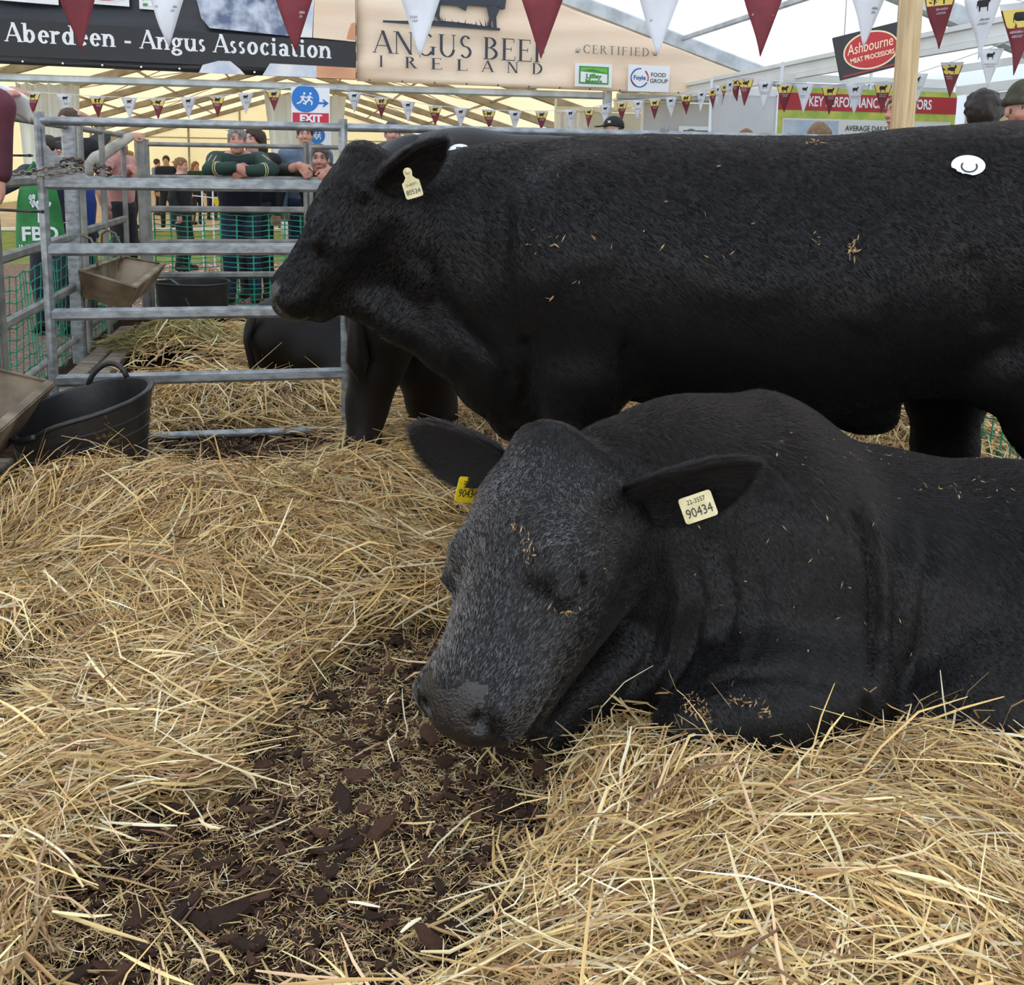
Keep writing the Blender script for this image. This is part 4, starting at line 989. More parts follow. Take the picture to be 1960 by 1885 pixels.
    k.tube(arc, .0022, 5); k.build('letter', M_ink, st)
    return v, Q, n

# ---------------------------------------------------------------- the two further off
def rear_cow():
    root = thing('black_cow', 'black cow seen from behind, white disc marked B on its rump', 'cow', pen(-.2, 4.0))
    F = Field((-.95, 3.3, -.02), (1.3, 5.0, 1.45), .016)
    def T(u, top, Y, r): return (P(u, top+r*F_PX/Y, Y), r)
    F.chain([T(770, 270, 3.9, .27), T(880, 258, 3.98, .33), T(1050, 275, 4.05, .36), T(1350, 285, 4.2, .36)], .1, flat=(EY, .85))
    F.chain([(P(1350, 470, 4.2), .3), (P(1500, 400, 4.25), .2)], .1)
    # near hind leg (left) and far hind leg (right)
    hip = P(740, 480, 3.85)
    F.chain([(P(770, 480, 3.86), .24), (P(742, 610, 3.84), .155), (P(722, 700, 3.84), .098), (P(705, 765, 3.86), .078), (P(700, 800, 3.85), .062), (P(695, 850, 3.82), .056), (P(693, 885, 3.8), .062), (P(690, 905, 3.78), .068)], .06)
    F.chain([(P(850, 480, 4.12), .24), (P(835, 610, 4.15), .17), (P(815, 700, 4.16), .125), (P(826, 770, 4.2), .10), (P(832, 810, 4.2), .085), (P(836, 850, 4.2), .075), (P(838, 880, 4.2), .08)], .06)
    F.chain([(P(1320, 640, 4.1), .12), (P(1320, 800, 4.1), .07), (P(1320, 860, 4.1), .06)], .06)
    F.cut_below(-.01)
    v, Q = F.surface(2); n = normals_of(v, Q)
    body_object('body', v, Q, [M_hide_far], root)
    mb = MB(); mb.tube([P(712, 400, 3.75), P(690, 520, 3.7), P(682, 620, 3.69), P(684, 690, 3.69), P(690, 735, 3.69)], [.03, .025, .03, .045, .006], 8); mb.build('tail', M_hide_far, root, True)
    nn = nrm(V(-.1, -.75, .5)); x = nrm(np.cross(V(0, 0, 1), -nn)); x = -x if x[0] < 0 else x; y = np.cross(nn, x)
    i = np.argmin(np.linalg.norm(v-P(884, 262, 3.7), axis=1)+np.where(n[:, 1] > 0, 9, 0)); c = v[i]+n[i]*.006; nn = nrm(nn+n[i]); x = nrm(V(1, 0, 0)-nn*nn[0]); y = np.cross(nn, x)
    d = MB(); d.slab([c+x*.043*math.cos(2*PI*k/32)+y*.034*math.sin(2*PI*k/32) for k in range(32)], nn, .0015); st = d.build('paper_disc', M_sticker, root); st['label'] = 'white paper disc marked B'
    text_part('letter', 'B', .05, (x, y, nn), c+nn*.002, M_ink, st, sx=1.3)
def far_cow():
    root = thing('black_cow', 'brown-black cow lying in straw in the pen beyond the galvanised gate', 'cow', pen(.3, 5.6))
    F = Field((-2.2, 4.9, -.02), (1.3, 6.9, .72), .02)
    a = topen(G(470, 690)); y0 = 5.62
    F.chain([(pen(-.14, y0, .25), .20), (pen(.02, y0, .27), .27), (pen(.35, y0, .28), .30), (pen(.7, y0, .29), .31), (pen(1.2, y0, .3), .26)], .1)
    F.chain([(pen(.1, y0-.2, .18), .17), (pen(.35, y0-.38, .1), .08), (pen(.1, y0-.42, .06), .05)], .07)
    F.chain([(pen(.9, y0-.25, .16), .12), (pen(1.15, y0-.32, .08), .06), (pen(.9, y0-.34, .05), .045)], .06)
    F.chain([(pen(1.2, y0, .4), .2), (pen(1.6, y0-.05, .52), .13)], .08)
    F.cut_below(-.01)
    v, Q = F.surface(2)
    body_object('body', v, Q, [M_hide_far], root)
    mb = MB(); mb.tube([pen(-.27, y0-.16, .40), pen(-.315, y0-.14, .25), pen(-.27, y0-.21, .08)], [.022, .018, .024], 7); mb.build('tail', M_hide_far, root, True)
CV = lying_cow()
AV = standing_cow()
rear_cow(); far_cow()
# ================================================================ galvanised hurdles, troughs, tubs
def on_y(u, v, y): d = ray(u, v); return CAM+d*(y/(d@EY))
def on_x(u, v, x): d = ray(u, v); return CAM+d*(x/(d@EX))
M_galv = mat('galvanised_steel', srgb(122, 126, 128), .42, .55, var=srgb(158, 162, 164), vscale=18, detail=5, bump=.12, bscale=60, stretch=(1, 1, 2))
M_galv_d = mat('weathered_galvanised_steel', srgb(116, 116, 112), .5, .45, var=srgb(150, 148, 142), vscale=9, detail=6, bump=.15, bscale=40)
M_tie = mat('black_cable_tie', (.01, .01, .011), .4)
M_chain = mat('rusty_chain_steel', srgb(112, 106, 98), .45, .7, var=srgb(90, 66, 50), vscale=60)
M_chain_b = mat('bright_chain_steel', srgb(178, 168, 150), .35, .7, var=srgb(110, 96, 80), vscale=60)
M_net = mat('green_mesh_plastic', srgb(22, 150, 118), .5, var=srgb(16, 128, 100), vscale=10)
M_trough = mat('soiled_trough_steel', srgb(150, 132, 108), .6, .1, var=srgb(100, 84, 64), vscale=6, detail=8, bump=.25, bscale=50)
M_trough_in = mat('scratched_trough_inside', srgb(120, 116, 108), .5, .25, var=srgb(84, 66, 50), vscale=7, detail=8, bump=.2, bscale=50)
M_rubber = mat('black_rubber', (.012, .012, .013), .38, var=(.02, .019, .018), vscale=8, bump=.12, bscale=40, spec=.5)
M_mud = mat('dried_dung', srgb(86, 66, 40), .9, var=srgb(50, 38, 24), vscale=40, bump=.6, bscale=120)
M_plank = mat('weathered_plank', srgb(150, 138, 118), .8, var=srgb(104, 92, 76), vscale=4, detail=7, stretch=(1.5, 8, 8), bump=.3, bscale=30)
RAILS = (1.36, 1.11, .84, .57, .29, .035)
def hurdle(name, label, A, B, m=M_galv, uprights=(0, 1), rails=RAILS, group=None, foot=0., post_w=.05):
    A = np.asarray(A, float); B = np.asarray(B, float); L = B-A
    t = thing(name, label, 'gate' if 'gate' in name else 'fence', A, group)
    out = nrm(np.cross(nrm(L), EZ))
    for i, z in enumerate(rails):
        b = MB()
        if i in (0, len(rails)-1): b.tube([A+EZ*z, B+EZ*z], .0185, 10)
        else: b.bbar(A+EZ*z, B+EZ*z, .03, .052, c=.012)
        b.build('rail', m, t, 'auto')
    for f in uprights:
        b = MB(); p = A+L*f; b.bbar(p+EZ*foot, p+EZ*(rails[0]+.035), post_w*.75, post_w*.75, up=L, c=post_w*.26); b.build('upright', m, t, 'auto')
    return t
def square_post(name, label, p, h, w, m, group=None):
    t = thing(name, label, 'post', p, group); b = MB(); p = np.asarray(p, float)
    b.bbar(p, p+EZ*h, w, w, up=EY, c=w*.14); b.build('post_tube', m, t, 'auto')
    b = MB(); b.box(p+EZ*(h+.004), (w*.98, w*.98, .008), (EX, EY, EZ)); b.build('post_cap', m, t)
    return t
def netting(label, A, B, z0, z1, pitch, row, seed, sag=.01):
    """plastic barrier mesh: strands and knots"""
    rng = random.Random(seed); A = np.asarray(A, float); B = np.asarray(B, float); L = np.linalg.norm(B-A); X = (B-A)/L; N = np.cross(X, EZ)
    nx = int(L/pitch)+1; nz = int((z1-z0)/row)+1; mb = MB()
    pt = [[A+X*min(i*pitch, L)+EZ*(z0+k*row+sag*math.sin(i*1.7+seed)+.004*math.sin(k*2.1+i))+N*(.012*math.sin(i*.9+k*.3+seed)) for k in range(nz)] for i in range(nx)]
    def strip(p, q, w0, w1, up): 
        o = nrm(np.cross(nrm(q-p), N)); mb.add([p-o*w0, p+o*w0, (p+q)/2+o*w1-(EZ*.003 if up else 0), (p+q)/2-o*w1-(EZ*.003 if up else 0), q-o*w0, q+o*w0], [(0, 1, 2, 3), (3, 2, 5, 4)])
    for i in range(nx):
        for k in range(nz):
            if i < nx-1: strip(pt[i][k], pt[i+1][k], .0045, .0022, True)
            if k < nz-1: strip(pt[i][k], pt[i][k+1], .0075, .0045, False)
    o = mb.build('barrier_netting', M_net); o['kind'] = 'stuff'; tag(o, label, 'netting', None, 'stuff')
    md = o.modifiers.new('solid', 'SOLIDIFY'); md.thickness = .003
    return o
GY = 4.37
gate = hurdle('pen_gate', 'galvanised six-rail gate across the pen with a triangular corner plate', pen(-1.035, GY), pen(.17, GY), uprights=(0, 1), foot=.02)
# corner plate with its slot
b = MB(); c0 = pen(-1.02, GY-.016, 0)
b.slab([c0+EZ*1.335, c0+EX*.012+EZ*1.335-EZ*.08, c0+EX*.17+EZ*1.135, c0+EX*.17+EZ*1.115, c0+EZ*1.115], -EY, .006); b.build('corner_plate', M_galv, gate)
b = MB(); b.tube([c0+EX*.075+EZ*(1.19)-EY*.008+(EX*math.cos(a)+EZ*math.sin(a))*.014 for a in np.linspace(0, 2*PI, 13)[:-1]], .004, 6, closed=True); b.build('plate_hole', M_tie, gate)
hurdle('pen_gate', 'galvanised hurdle carrying the long top rail behind the standing bull', pen(.19, GY), pen(3.05, GY), uprights=(.5, 1), foot=.02)
# side hurdles along the left and the walkway
hurdle('side_hurdle', 'galvanised side hurdle on the left nearest the black rubber tub', pen(-1.34, 2.6), pen(-1.34, 4.68), M_galv_d, (0, 1), (1.40, 1.10, .75, .44, .14), foot=.0)
hurdle('side_hurdle', 'galvanised side hurdle beyond the gate where the steel trough hangs', pen(-1.34, 4.80), pen(-1.34, 6.42), M_galv_d, (0, 1), (1.40, 1.10, .76, .46, .15))
hurdle('side_hurdle', 'short galvanised side hurdle reaching the far corner of the pen', pen(-1.34, 6.62), pen(-1.34, 8.12), M_galv_d, (0, .45, 1), (1.40, 1.08, .77, .47, .16))
square_post('fence_post', 'broad square steel post between the near side hurdles', pen(-1.40, 4.56), 1.36, .085, M_galv_d)
square_post('fence_post', 'square steel post wrapped with a chain behind the gate', pen(-1.33, 6.28), 1.44, .075, M_galv)
square_post('fence_post', 'square steel corner post of the far pen', pen(-1.22, 8.2), 1.37, .07, M_galv_d)
hurdle('back_hurdle', 'weathered grey hurdle across the back of the far pen where men lean', pen(-1.18, 8.2), pen(.02, 8.2), M_galv_d, (0, 1), (1.34, 1.08, .84, .58, .32, .06))
hurdle('back_hurdle', 'weathered grey back hurdle mostly hidden by the standing bull', pen(.06, 8.2), pen(2.9, 8.2), M_galv_d, (0, 1), (1.34, 1.08, .84, .58, .32, .06))
netting('green barrier mesh stretched along the back hurdle', pen(-1.15, 8.24), pen(1.0, 8.24), .04, .83, .125, .042, 1)
netting('green barrier mesh tied outside the left side hurdles', pen(-1.40, 2.6), pen(-1.40, 8.15), .02, .70, .085, .062, 2)
ra, rb = G(1862, 748, .29), G(1960, 812, .29); rd = nrm((rb-ra)*V(1, 1, 0)); ra = ra-rd*.9; rb = rb+rd*.05
hurdle('side_hurdle', 'galvanised hurdle with green mesh seen between the hind legs of the standing bull', ra*V(1, 1, 0), rb*V(1, 1, 0), M_galv_d, (0, 1), (1.34, 1.08, .84, .57, .29, .04))
netting('green barrier mesh on the hurdle between the standing bull and the right edge', ra*V(1, 1, 0)+V(.05, .05, 0), rb*V(1, 1, 0)+V(.05, .05, 0), .02, .26, .085, .062, 3)
# planks on the ground
for lab, x0, x1, y0, y1 in (('weathered plank lying along the left fence, inner of the pair', -1.16, -1.06, 4.8, 7.5), ('weathered plank lying along the left fence, outer of the pair', -1.28, -1.18, 4.7, 7.3), ('short grey plank beside the black rubber tub', -1.30, -1.12, 2.9, 4.05)):
    t = thing('plank', lab, 'plank', pen((x0+x1)/2, (y0+y1)/2)); b = MB(); b.bbar(pen((x0+x1)/2, y0, .03), pen((x0+x1)/2, y1, .032), x1-x0, .05, c=.006); b.build('board', M_plank, t)
# cable ties and chains
def tie(label, p, q, r=.035):
    t = thing('cable_tie', label, 'cable tie', p, 'black cable ties on the left hurdles'); b = MB(); p = np.asarray(p); q = np.asarray(q); d = nrm(q-p); s = nrm(np.cross(d, EZ))
    pts = [p-d*r+s*0, p+s*r*.8, q+s*r*.8, q+d*r, q-s*r*.8, p-s*r*.8]; b.tube(pts, .0045, 5, closed=True); b.build('strap', M_tie, t); b = MB(); b.box(q+d*r+s*.004, (.014, .012, .012), (d, s, EZ)); b.build('lock', M_tie, t)
near_pipe = pen(-1.34, 4.68)
for i, (z, q, lab) in enumerate(((1.33, pen(-1.40, 4.56), 'topmost black cable tie of the close set on the left post'), (1.295, pen(-1.40, 4.56), 'second black cable tie from the top on the left post'), (1.265, pen(-1.40, 4.56), 'third black cable tie from the top on the left post'), (1.22, pen(-1.10, 4.40), 'long black cable tie reaching to the gate just above the corner plate'), (.99, pen(-1.06, 4.38), 'long black cable tie across the green bag to the gate'), (.92, pen(-1.40, 4.56), 'black cable tie round the left post level with the bag letters'), (.70, pen(-1.40, 4.56), 'black cable tie on the left post at the second rail of the near hurdle'), (.44, pen(-1.40, 4.56), 'lowest black cable tie on the left post above the trough'))):
    tie(lab, near_pipe+EZ*z, q+EZ*(z+(.005 if i != 3 else 0)))
def chain(label, pts, link_l=.034, r=.003, m=None):
    t = thing('chain', label, 'chain', pts[0]); pts = [np.asarray(p, float) for p in pts]
    seg = [np.linalg.norm(b-a) for a, b in zip(pts[:-1], pts[1:])]; tot = sum(seg); n = int(tot/(link_l*.72)); k = 0
    for j in range(n):
        s = (j+.5)/n*tot; i = 0
        while s > seg[i] and i < len(seg)-1: s -= seg[i]; i += 1
        d = nrm(pts[i+1]-pts[i]); c = pts[i]+d*s; o = nrm(np.cross(d, EZ+V(.1, .2, 0))); o2 = np.cross(d, o); w = o if j % 2 else o2
        b = MB(); b.tube([c+d*math.cos(a)*link_l/2+w*math.sin(a)*link_l*.32 for a in np.linspace(0, 2*PI, 13)[:-1]], r, 5, closed=True); b.build('chain_link', m or M_chain, t, True)
chain('bright steel chain hooked through the gate corner plate', [pen(-1.40, 3.95, 1.10), pen(-1.22, 4.25, 1.12), pen(-1.07, 4.32, 1.155), pen(-.945, 4.335, 1.185), pen(-.88, 4.335, 1.165), pen(-.96, 4.33, 1.15), pen(-1.06, 4.315, 1.135)], .03, .0028, M_chain_b)
def ring_chain(label, c, z, rx, turns):
    pts = [c+EX*rx*math.cos(a)+EY*rx*math.sin(a)+EZ*(z+.035*a/6.28-.02*math.sin(a)) for a in np.linspace(0, 2*PI*turns, int(12*turns))]; chain(label, pts, .034, .0042)
ring_chain('rusty chain wound round the square post behind the gate', pen(-1.33, 6.28), 1.13, .065, 2.2)
ring_chain('rusty chain wound round the middle upright of the far side hurdle', pen(-1.34, 7.3), 1.12, .05, 1.6)

# ---------------------------------------------------------------- troughs
def trough(label, A, Bp, C, D, depth, ends_in):
    """rim corners A (near, at the fence) B (near, inside) C (far, inside) D (far, at the fence)"""
    t = thing('feed_trough', label, 'trough', (A+C)/2); n = nrm(np.cross(Bp-A, D-A)); n = n if n[2] > 0 else -n
    cen = (A+Bp+C+D)/4; low = [cen+(p-cen)*V(.80, .80, 1)*1.0-n*depth for p in (A, Bp, C, D)]; low = [cen-n*depth+(p-cen)*.74 for p in (A, Bp, C, D)]
    rim = [A, Bp, C, D]
    for i in range(4):
        j = (i+1) % 4; b = MB(); fn = nrm(np.cross(rim[j]-rim[i], low[i]-rim[i])); fn = fn if fn@(cen-rim[i]) < 0 else -fn
        b.slab([rim[i], rim[j], low[j], low[i]], fn, .004); o = b.build('side_panel', M_trough, t)
    b = MB(); b.slab(low, -n, .004); b.build('base_panel', M_trough_in, t)
    for i in range(4):
        j = (i+1) % 4; b = MB(); inn = nrm(cen-(rim[i]+rim[j])/2); w = .032 if i in (1, 3) else .012
        b.slab([rim[i], rim[j], rim[j]+inn*w, rim[i]+inn*w], n, .006); b.build('rim_flange', M_trough, t)
    # inner lining so that both faces of the sheet are there
    for f in (.2, .8):
        p = A+(D-A)*f; out = -EX; top = p+EZ*.16; b = MB(); b.tube([p+EX*.06-n*.02, p+EX*.05+EZ*.10, p+EX*.02+EZ*.17, p-EX*.03+EZ*.19, p-EX*.065+EZ*.165, p-EX*.07+EZ*.08], .008, 7); b.build('hook', M_trough, t, True)
    return t
A = on_x(150, 517, -1.27); Bq = on_y(261, 550, float(A@EY)); D = on_x(230, 490, -1.27); C = on_y(317, 506, float(D@EY))
trough('soiled steel feed trough hooked on the side hurdle beyond the gate', A, Bq, C, D, .17, True)
C2 = pen(-.97, 4.12, .335); D2 = pen(-1.27, 4.12, .42); B2 = pen(-.97, 3.30, .335); A2 = pen(-1.27, 3.30, .42)
trough('steel feed trough beside the black tub, cut off by the picture edge', A2, B2, C2, D2, .17, True)
def bucket_tub(label, c, r0, r1, h, rimf, handles, ridges=True, dirt=None):
    t = thing('feed_tub', label, 'tub', c); c = np.asarray(c, float); n = 40; b = MB(); rings = []
    def ring(r, f, extra=0): 
        return [c+EX*r*math.cos(2*PI*j/n)*1.04+EY*r*math.sin(2*PI*j/n)*.96+EZ*(f*(h+rimf(2*PI*j/n))+extra) for j in range(n)]
    zs = [0, .03, .25, .5, .75, .93, 1.]
    for f in zs: rings.append(ring(r0+(r1-r0)*f+(.004 if f > .9 else 0), f))
    rings.append(ring(r1-.012, 1.0, .002))
    for f in zs[::-1][1:]: rings.append(ring(r0+(r1-r0)*f-.012, max(f, .035)))
    b.loft(rings); b.build('body', M_rubber, t, 'auto')
    b = MB(); b.tube(ring(r1+.002, 1.0), .009, 6, closed=True); b.build('rolled_rim', M_rubber, t, True)
    if ridges:
        for f in (.35, .5, .65, .8):
            b = MB(); b.tube(ring(r0+(r1-r0)*f+.001, f), .0035, 4, closed=True); b.build('ridge', M_rubber, t, True)
    for a, lift, up in handles:
        p = [c+EX*(r1+.004+.02*math.sin(x*PI)*(1-up))*math.cos(a+w)*1.04+EY*(r1+.004+.02*math.sin(x*PI)*(1-up))*math.sin(a+w)*.96+EZ*(h+rimf(a+w)+lift*math.sin(x*PI)**.6-.005) for x, w in zip(np.linspace(0, 1, 11), np.linspace(-.33, .33, 11))]
        b = MB(); b.tube(p, .011, 8); b.build('handle', M_rubber, t, True)
    if dirt:
        rng = random.Random(4); b = MB()
        for a0, f0, wd, hh in dirt:
            for k in range(60):
                a = a0+rng.gauss(0, wd); f = min(.95, max(.05, f0+rng.gauss(0, hh))); r = r0+(r1-r0)*f+.003; p = c+EX*r*math.cos(a)*1.04+EY*r*math.sin(a)*.96+EZ*f*(h+rimf(a)); nn = EX*math.cos(a)+EY*math.sin(a)
                s = rng.uniform(.004, .013); tt = np.cross(EZ, nn); b.add([p-tt*s, p+tt*s*.7-EZ*s, p+tt*s, p+EZ*s*1.5, p+nn*.004], [(0, 1, 4), (1, 2, 4), (2, 3, 4), (3, 0, 4)])
        o = b.build('dried_dirt', M_mud, t); o['kind'] = 'stuff'
    return t
tc = P(165, 905, 3.56); tc = V(tc[0], tc[1], 0.)
bucket_tub('black rubber feed tub with loop handles and dried dung on its side', tc, .20, .232, .325, lambda a: .055*math.cos(a-.35)-.05*math.exp(-((((a-3.9+PI) % (2*PI))-PI)/.45)**2), [(1.35, .075, 1), (3.9, .012, 0)], True, [(-1.05, .5, .07, .18), (-1.6, .25, .3, .08), (-.95, .3, .1, .1)])
bt = P(371, 590, 7.55); bt = V(bt[0], bt[1], 0.)
tb = bucket_tub('black round feed tub with a wire handle in the far pen', bt, .235, .262, .30, lambda a: 0.004*math.sin(2*a), [], False)
b = MB(); b.tube([bt+EX*-.27+EZ*.31, bt+EX*-.16-EY*.05+EZ*.33, bt+EX*.0-EY*.14+EZ*.235], .005, 6); b.build('wire_handle', M_galv, tb, True)
b = MB(); b.tube([bt+EX*.27+EZ*.31, bt+EX*.25-EY*.03+EZ*.27, bt+EX*.2-EY*.12+EZ*.24], .004, 6); b.build('wire_handle', M_galv_d, tb, True)
# ================================================================ visitors
def cloth(name, c, v=None, r=.8, bump=.25, bs=40): return mat(name, srgb(*c), r, var=srgb(*(v or tuple(int(x*.8) for x in c))), vscale=9, bump=bump, bscale=bs)
M_skin = mat('skin_fair', srgb(208, 164, 144), .55, var=srgb(194, 140, 120), vscale=14, spec=.4)
M_skin_r = mat('skin_ruddy', srgb(200, 152, 132), .55, var=srgb(184, 124, 106), vscale=16, spec=.4)
M_lip = mat('lip', srgb(160, 84, 78), .45)
M_white_eye = mat('eye_white', srgb(176, 166, 160), .3); M_iris = mat('iris', srgb(50, 44, 40), .2)
def hairmat(n, c): return mat(n, srgb(*c), .5, var=srgb(*tuple(int(x*.6) for x in c)), vscale=40, stretch=(3, 3, .6), bump=.9, bscale=70)
HM = dict(grey=hairmat('hair_grey', (150, 142, 134)), brown=hairmat('hair_brown', (92, 66, 44)), dark=hairmat('hair_dark', (46, 32, 24)), blonde=hairmat('hair_blonde', (196, 160, 104)), ginger=hairmat('hair_ginger', (168, 112, 64)), darkgrey=hairmat('hair_dark_grey', (96, 90, 86)), chestnut=hairmat('hair_chestnut', (74, 46, 34)), lightbrown=hairmat('hair_light_brown', (150, 116, 76)))
CM = {}
def cm(name, *a, **k):
    if name not in CM: CM[name] = cloth(name, *a, **k)
    return CM[name]
def person(label, head_px, py, face=180., height=None, top=None, legs=None, hair='brown', style='short', lean=0., hands=None, skin=None, h=.012, headyaw=0., headpitch=0., extra=None, bulk=1., group=None, face_on=True, shoes=None, sleeves=True, pos=None):
    """head_px: where the middle of the head stands; face: compass turn of the body in the pens' grid, 180 looks to the camera"""
    hw = on_y(head_px[0], head_px[1], py) if pos is None else np.asarray(pos, float)
    skin = skin or M_skin; top = top or cm('navy_top', (30, 34, 52)); legs = legs or cm('dark_trousers', (34, 36, 44)); shoes = shoes or cm('dark_shoes', (40, 34, 30))
    le = math.radians(lean); a = math.radians(face)
    fwd = EX*math.sin(a)+EY*math.cos(a); rgt = np.cross(fwd, EZ)
    # scale from the height of the head over the ground
    s = hw[2]/(.92+.70*math.cos(le)) if height is None else height/1.75
    s = max(.55, min(1.12, s))
    base = hw-fwd*(.70*s*math.sin(le)); base = V(base[0], base[1], 0.); hipz = hw[2]-.70*s*math.cos(le)
    drop = hipz-.92*s                        # bent knees take up what is missing
    t = thing('person', label, 'person', base, group)
    def B(x, y, z): return base+rgt*(x*s)+fwd*(y*s)+EZ*(hipz+(z-.92)*s)
    def U(x, y, z):                           # upper body, leaning forward at the hip
        zz = (z-.92); return B(x, y*math.cos(le)+zz*math.sin(le), .92+zz*math.cos(le)-y*math.sin(le))
    def Fo(x, y, z): return base+rgt*(x*s)+fwd*(y*s)+EZ*(z*s)
    hc = U(0, .02, 1.62); neck = U(0, 0, 1.47)
    ya = a+math.radians(headyaw); hf0 = EX*math.sin(ya)+EY*math.cos(ya); hp = math.radians(headpitch); hf = hf0*math.cos(hp)-EZ*math.sin(hp); hr = np.cross(hf, EZ); hr = nrm(hr); hu = np.cross(hr, hf)
    def Hd(x, y, z): return hc+(hr*x+hf*y+hu*z)*s
    AX = (hr, hf, hu)
    sh = {k: U(k*.185*bulk, 0, 1.41) for k in (-1, 1)}
    hands = hands or {}
    arm = {}
    for k in (-1, 1):
        if k in hands: el, wr = [np.asarray(q, float) for q in hands[k][:2]]; pt = np.asarray(hands[k][2], float) if len(hands[k]) > 2 else nrm(wr-el)
        else: el = U(k*.24*bulk, -.03, 1.12); wr = U(k*.23*bulk, .06, .88); pt = V(0, 0, -1)
        arm[k] = (el, wr, nrm(pt))
    lo = np.min([base-.34*s, hc-.2*s]+[q-.12 for k in arm for q in arm[k][:2]], 0); hi = np.max([base+.34*s, hc+.2*s]+[q+.12 for k in arm for q in arm[k][:2]], 0); lo[2] = -.02; hi[2] = max(hi[2], hc[2]+.17*s)
    knee = {k: Fo(k*.11, .05-drop*.5, .50+drop*.25/s) for k in (-1, 1)}; ank = {k: Fo(k*.12, -.02, .09) for k in (-1, 1)}
    def torso(F, e, kk=.06):
        F.chain([(U(0, 0, .95), (.150+e)*s*bulk), (U(0, .01, 1.10), (.140+e)*s*bulk), (U(0, .015, 1.28), (.160+e)*s*bulk), (U(0, 0, 1.38), (.125+e)*s*bulk)], kk, flat=(fwd, .72))
        for k in (-1, 1): F.cone(U(0, 0, 1.40), sh[k], (.085+e)*s, (.068+e)*s, kk)
    def arms(F, e, hand=True, end=1.):
        for k in (-1, 1):
            el, wr, pt = arm[k]; F.cone(sh[k], el, (.062+e)*s*bulk, (.046+e)*s, .03); F.cone(el, el+(wr-el)*end, (.046+e)*s, (.032+e)*s, .03)
            if hand:
                p0 = wr; side = nrm(np.cross(pt, fwd+EZ*.4)); dn = np.cross(side, pt); side = side if side@rgt*k < 0 else -side     # side: towards the thumb
                dn = dn if dn[2] < 0 else -dn
                F.ell(p0+pt*.045*s, V(.04, .05, .022)*s, (side, pt, np.cross(side, pt)), .015)
                for i, (o, L) in enumerate(((.030, .075), (.010, .085), (-.010, .08), (-.030, .062))):
                    f0 = p0+pt*.08*s+side*o*s; f1 = f0+(pt*.75+dn*.45)*L*.55*s; f2 = f1+(pt*.25+dn*.95)*L*.5*s
                    F.chain([(f0, .0105*s), (f1, .0095*s), (f2, .0075*s)], .006)
                f0 = p0+pt*.02*s+side*.03*s; F.chain([(f0, .013*s), (f0+(side*.6+pt*.6)*.04*s, .0115*s), (f0+(side*.45+pt*1.2)*.062*s, .009*s)], .008)
    def legsf(F, e):
        for k in (-1, 1):
            F.cone(B(k*.085, 0, .93), knee[k], (.088+e)*s*bulk, (.058+e)*s, .04); F.cone(knee[k], ank[k], (.056+e)*s, (.038+e*1.4)*s, .03)
        F.ell(B(0, -.01, .94), V(.165+e, .125+e, .13+e)*s*bulk, (rgt, fwd, EZ), .05)
    F = Field(lo, hi, h)
    torso(F, 0); arms(F, 0); legsf(F, 0)
    F.cone(U(0, -.005, 1.40), hc-hu*.06*s-hf*.015*s, .058*s, .054*s, .03)
    F.ell(Hd(0, -.012, .03), V(.074, .094, .088)*s, AX, .03); F.ell(Hd(0, .018, -.04), V(.058, .066, .076)*s, AX, .035); F.ell(Hd(0, .05, -.098), V(.03, .028, .02)*s, AX, .03)
    if face_on:
        F.chain([(Hd(0, .084, .015), .009*s), (Hd(0, .104, -.028), .013*s)], .014); F.ell(Hd(0, .098, -.034), V(.017, .013, .010)*s, AX, .01)
        for k in (-1, 1):
            F.ell(Hd(k*.032, .088, .012), V(.018, .012, .010)*s, AX, .014, -1); F.cone(Hd(k*.012, .087, .028), Hd(k*.05, .072, .027), .008*s, .006*s, .012)
            F.ell(Hd(k*.04, .068, -.03), V(.02, .016, .018)*s, AX, .02)
        F.ell(Hd(0, .086, -.070), V(.024, .010, .009)*s, AX, .008)
    for k in (-1, 1): F.ell(Hd(k*.078, -.008, -.008), V(.011, .022, .032)*s, AX, .008)
    for k in (-1, 1): F.ell(Fo(k*.12, .05, .045), V(.042, .11, .045)*s, (rgt, fwd, EZ), .03)
    F.cut_below(0); v, Q = F.surface(1)
    link('body', np_mesh('body', v, Q), skin, t, True)
    # clothes: shells that follow the body
    T = Field(lo-.03, hi+.03, h); torso(T, .017)
    T.cut_plane(U(0, 0, 1.492), -nrm(U(0, -.03, 1.46)-U(0, 0, 1.30))); T.cut_plane(U(0, 0, .86), nrm(U(0, 0, 1.3)-U(0, 0, .9)) if lean < 60 else EZ)
    if sleeves: arms(T, .016, False, .93 if sleeves is True else sleeves)
    if style != 'nocollar': T.chain([(U(.062*math.sin(x), -.01+.05*math.cos(x), 1.452), .017*s) for x in np.linspace(.5, 2*PI-.5, 10)], .012)
    tv, tq = T.surface(1); link('jacket', np_mesh('jacket', tv, tq), top, t, True)
    Lf = Field(lo-.03, hi+.03, h*1.15); legsf(Lf, .014); Lf.cut_plane(B(0, 0, 1.0), -EZ); Lf.cut_below(.07*s); lv, lq = Lf.surface(1); link('trousers', np_mesh('trousers', lv, lq), legs, t, True)
    for k in (-1, 1):
        S = Field(Fo(k*.12, .05, .05)-.2*s, Fo(k*.12, .05, .05)+.2*s, .012); S.ell(Fo(k*.12, .055, .05), V(.052, .14, .05)*s, (rgt, fwd, EZ), .02); S.ell(Fo(k*.12, -.02, .08), V(.048, .06, .06)*s, (rgt, fwd, EZ), .03); S.cut_below(0)
        sv, sq = S.surface(1); link('shoe', np_mesh('shoe', sv, sq), shoes, t, True)
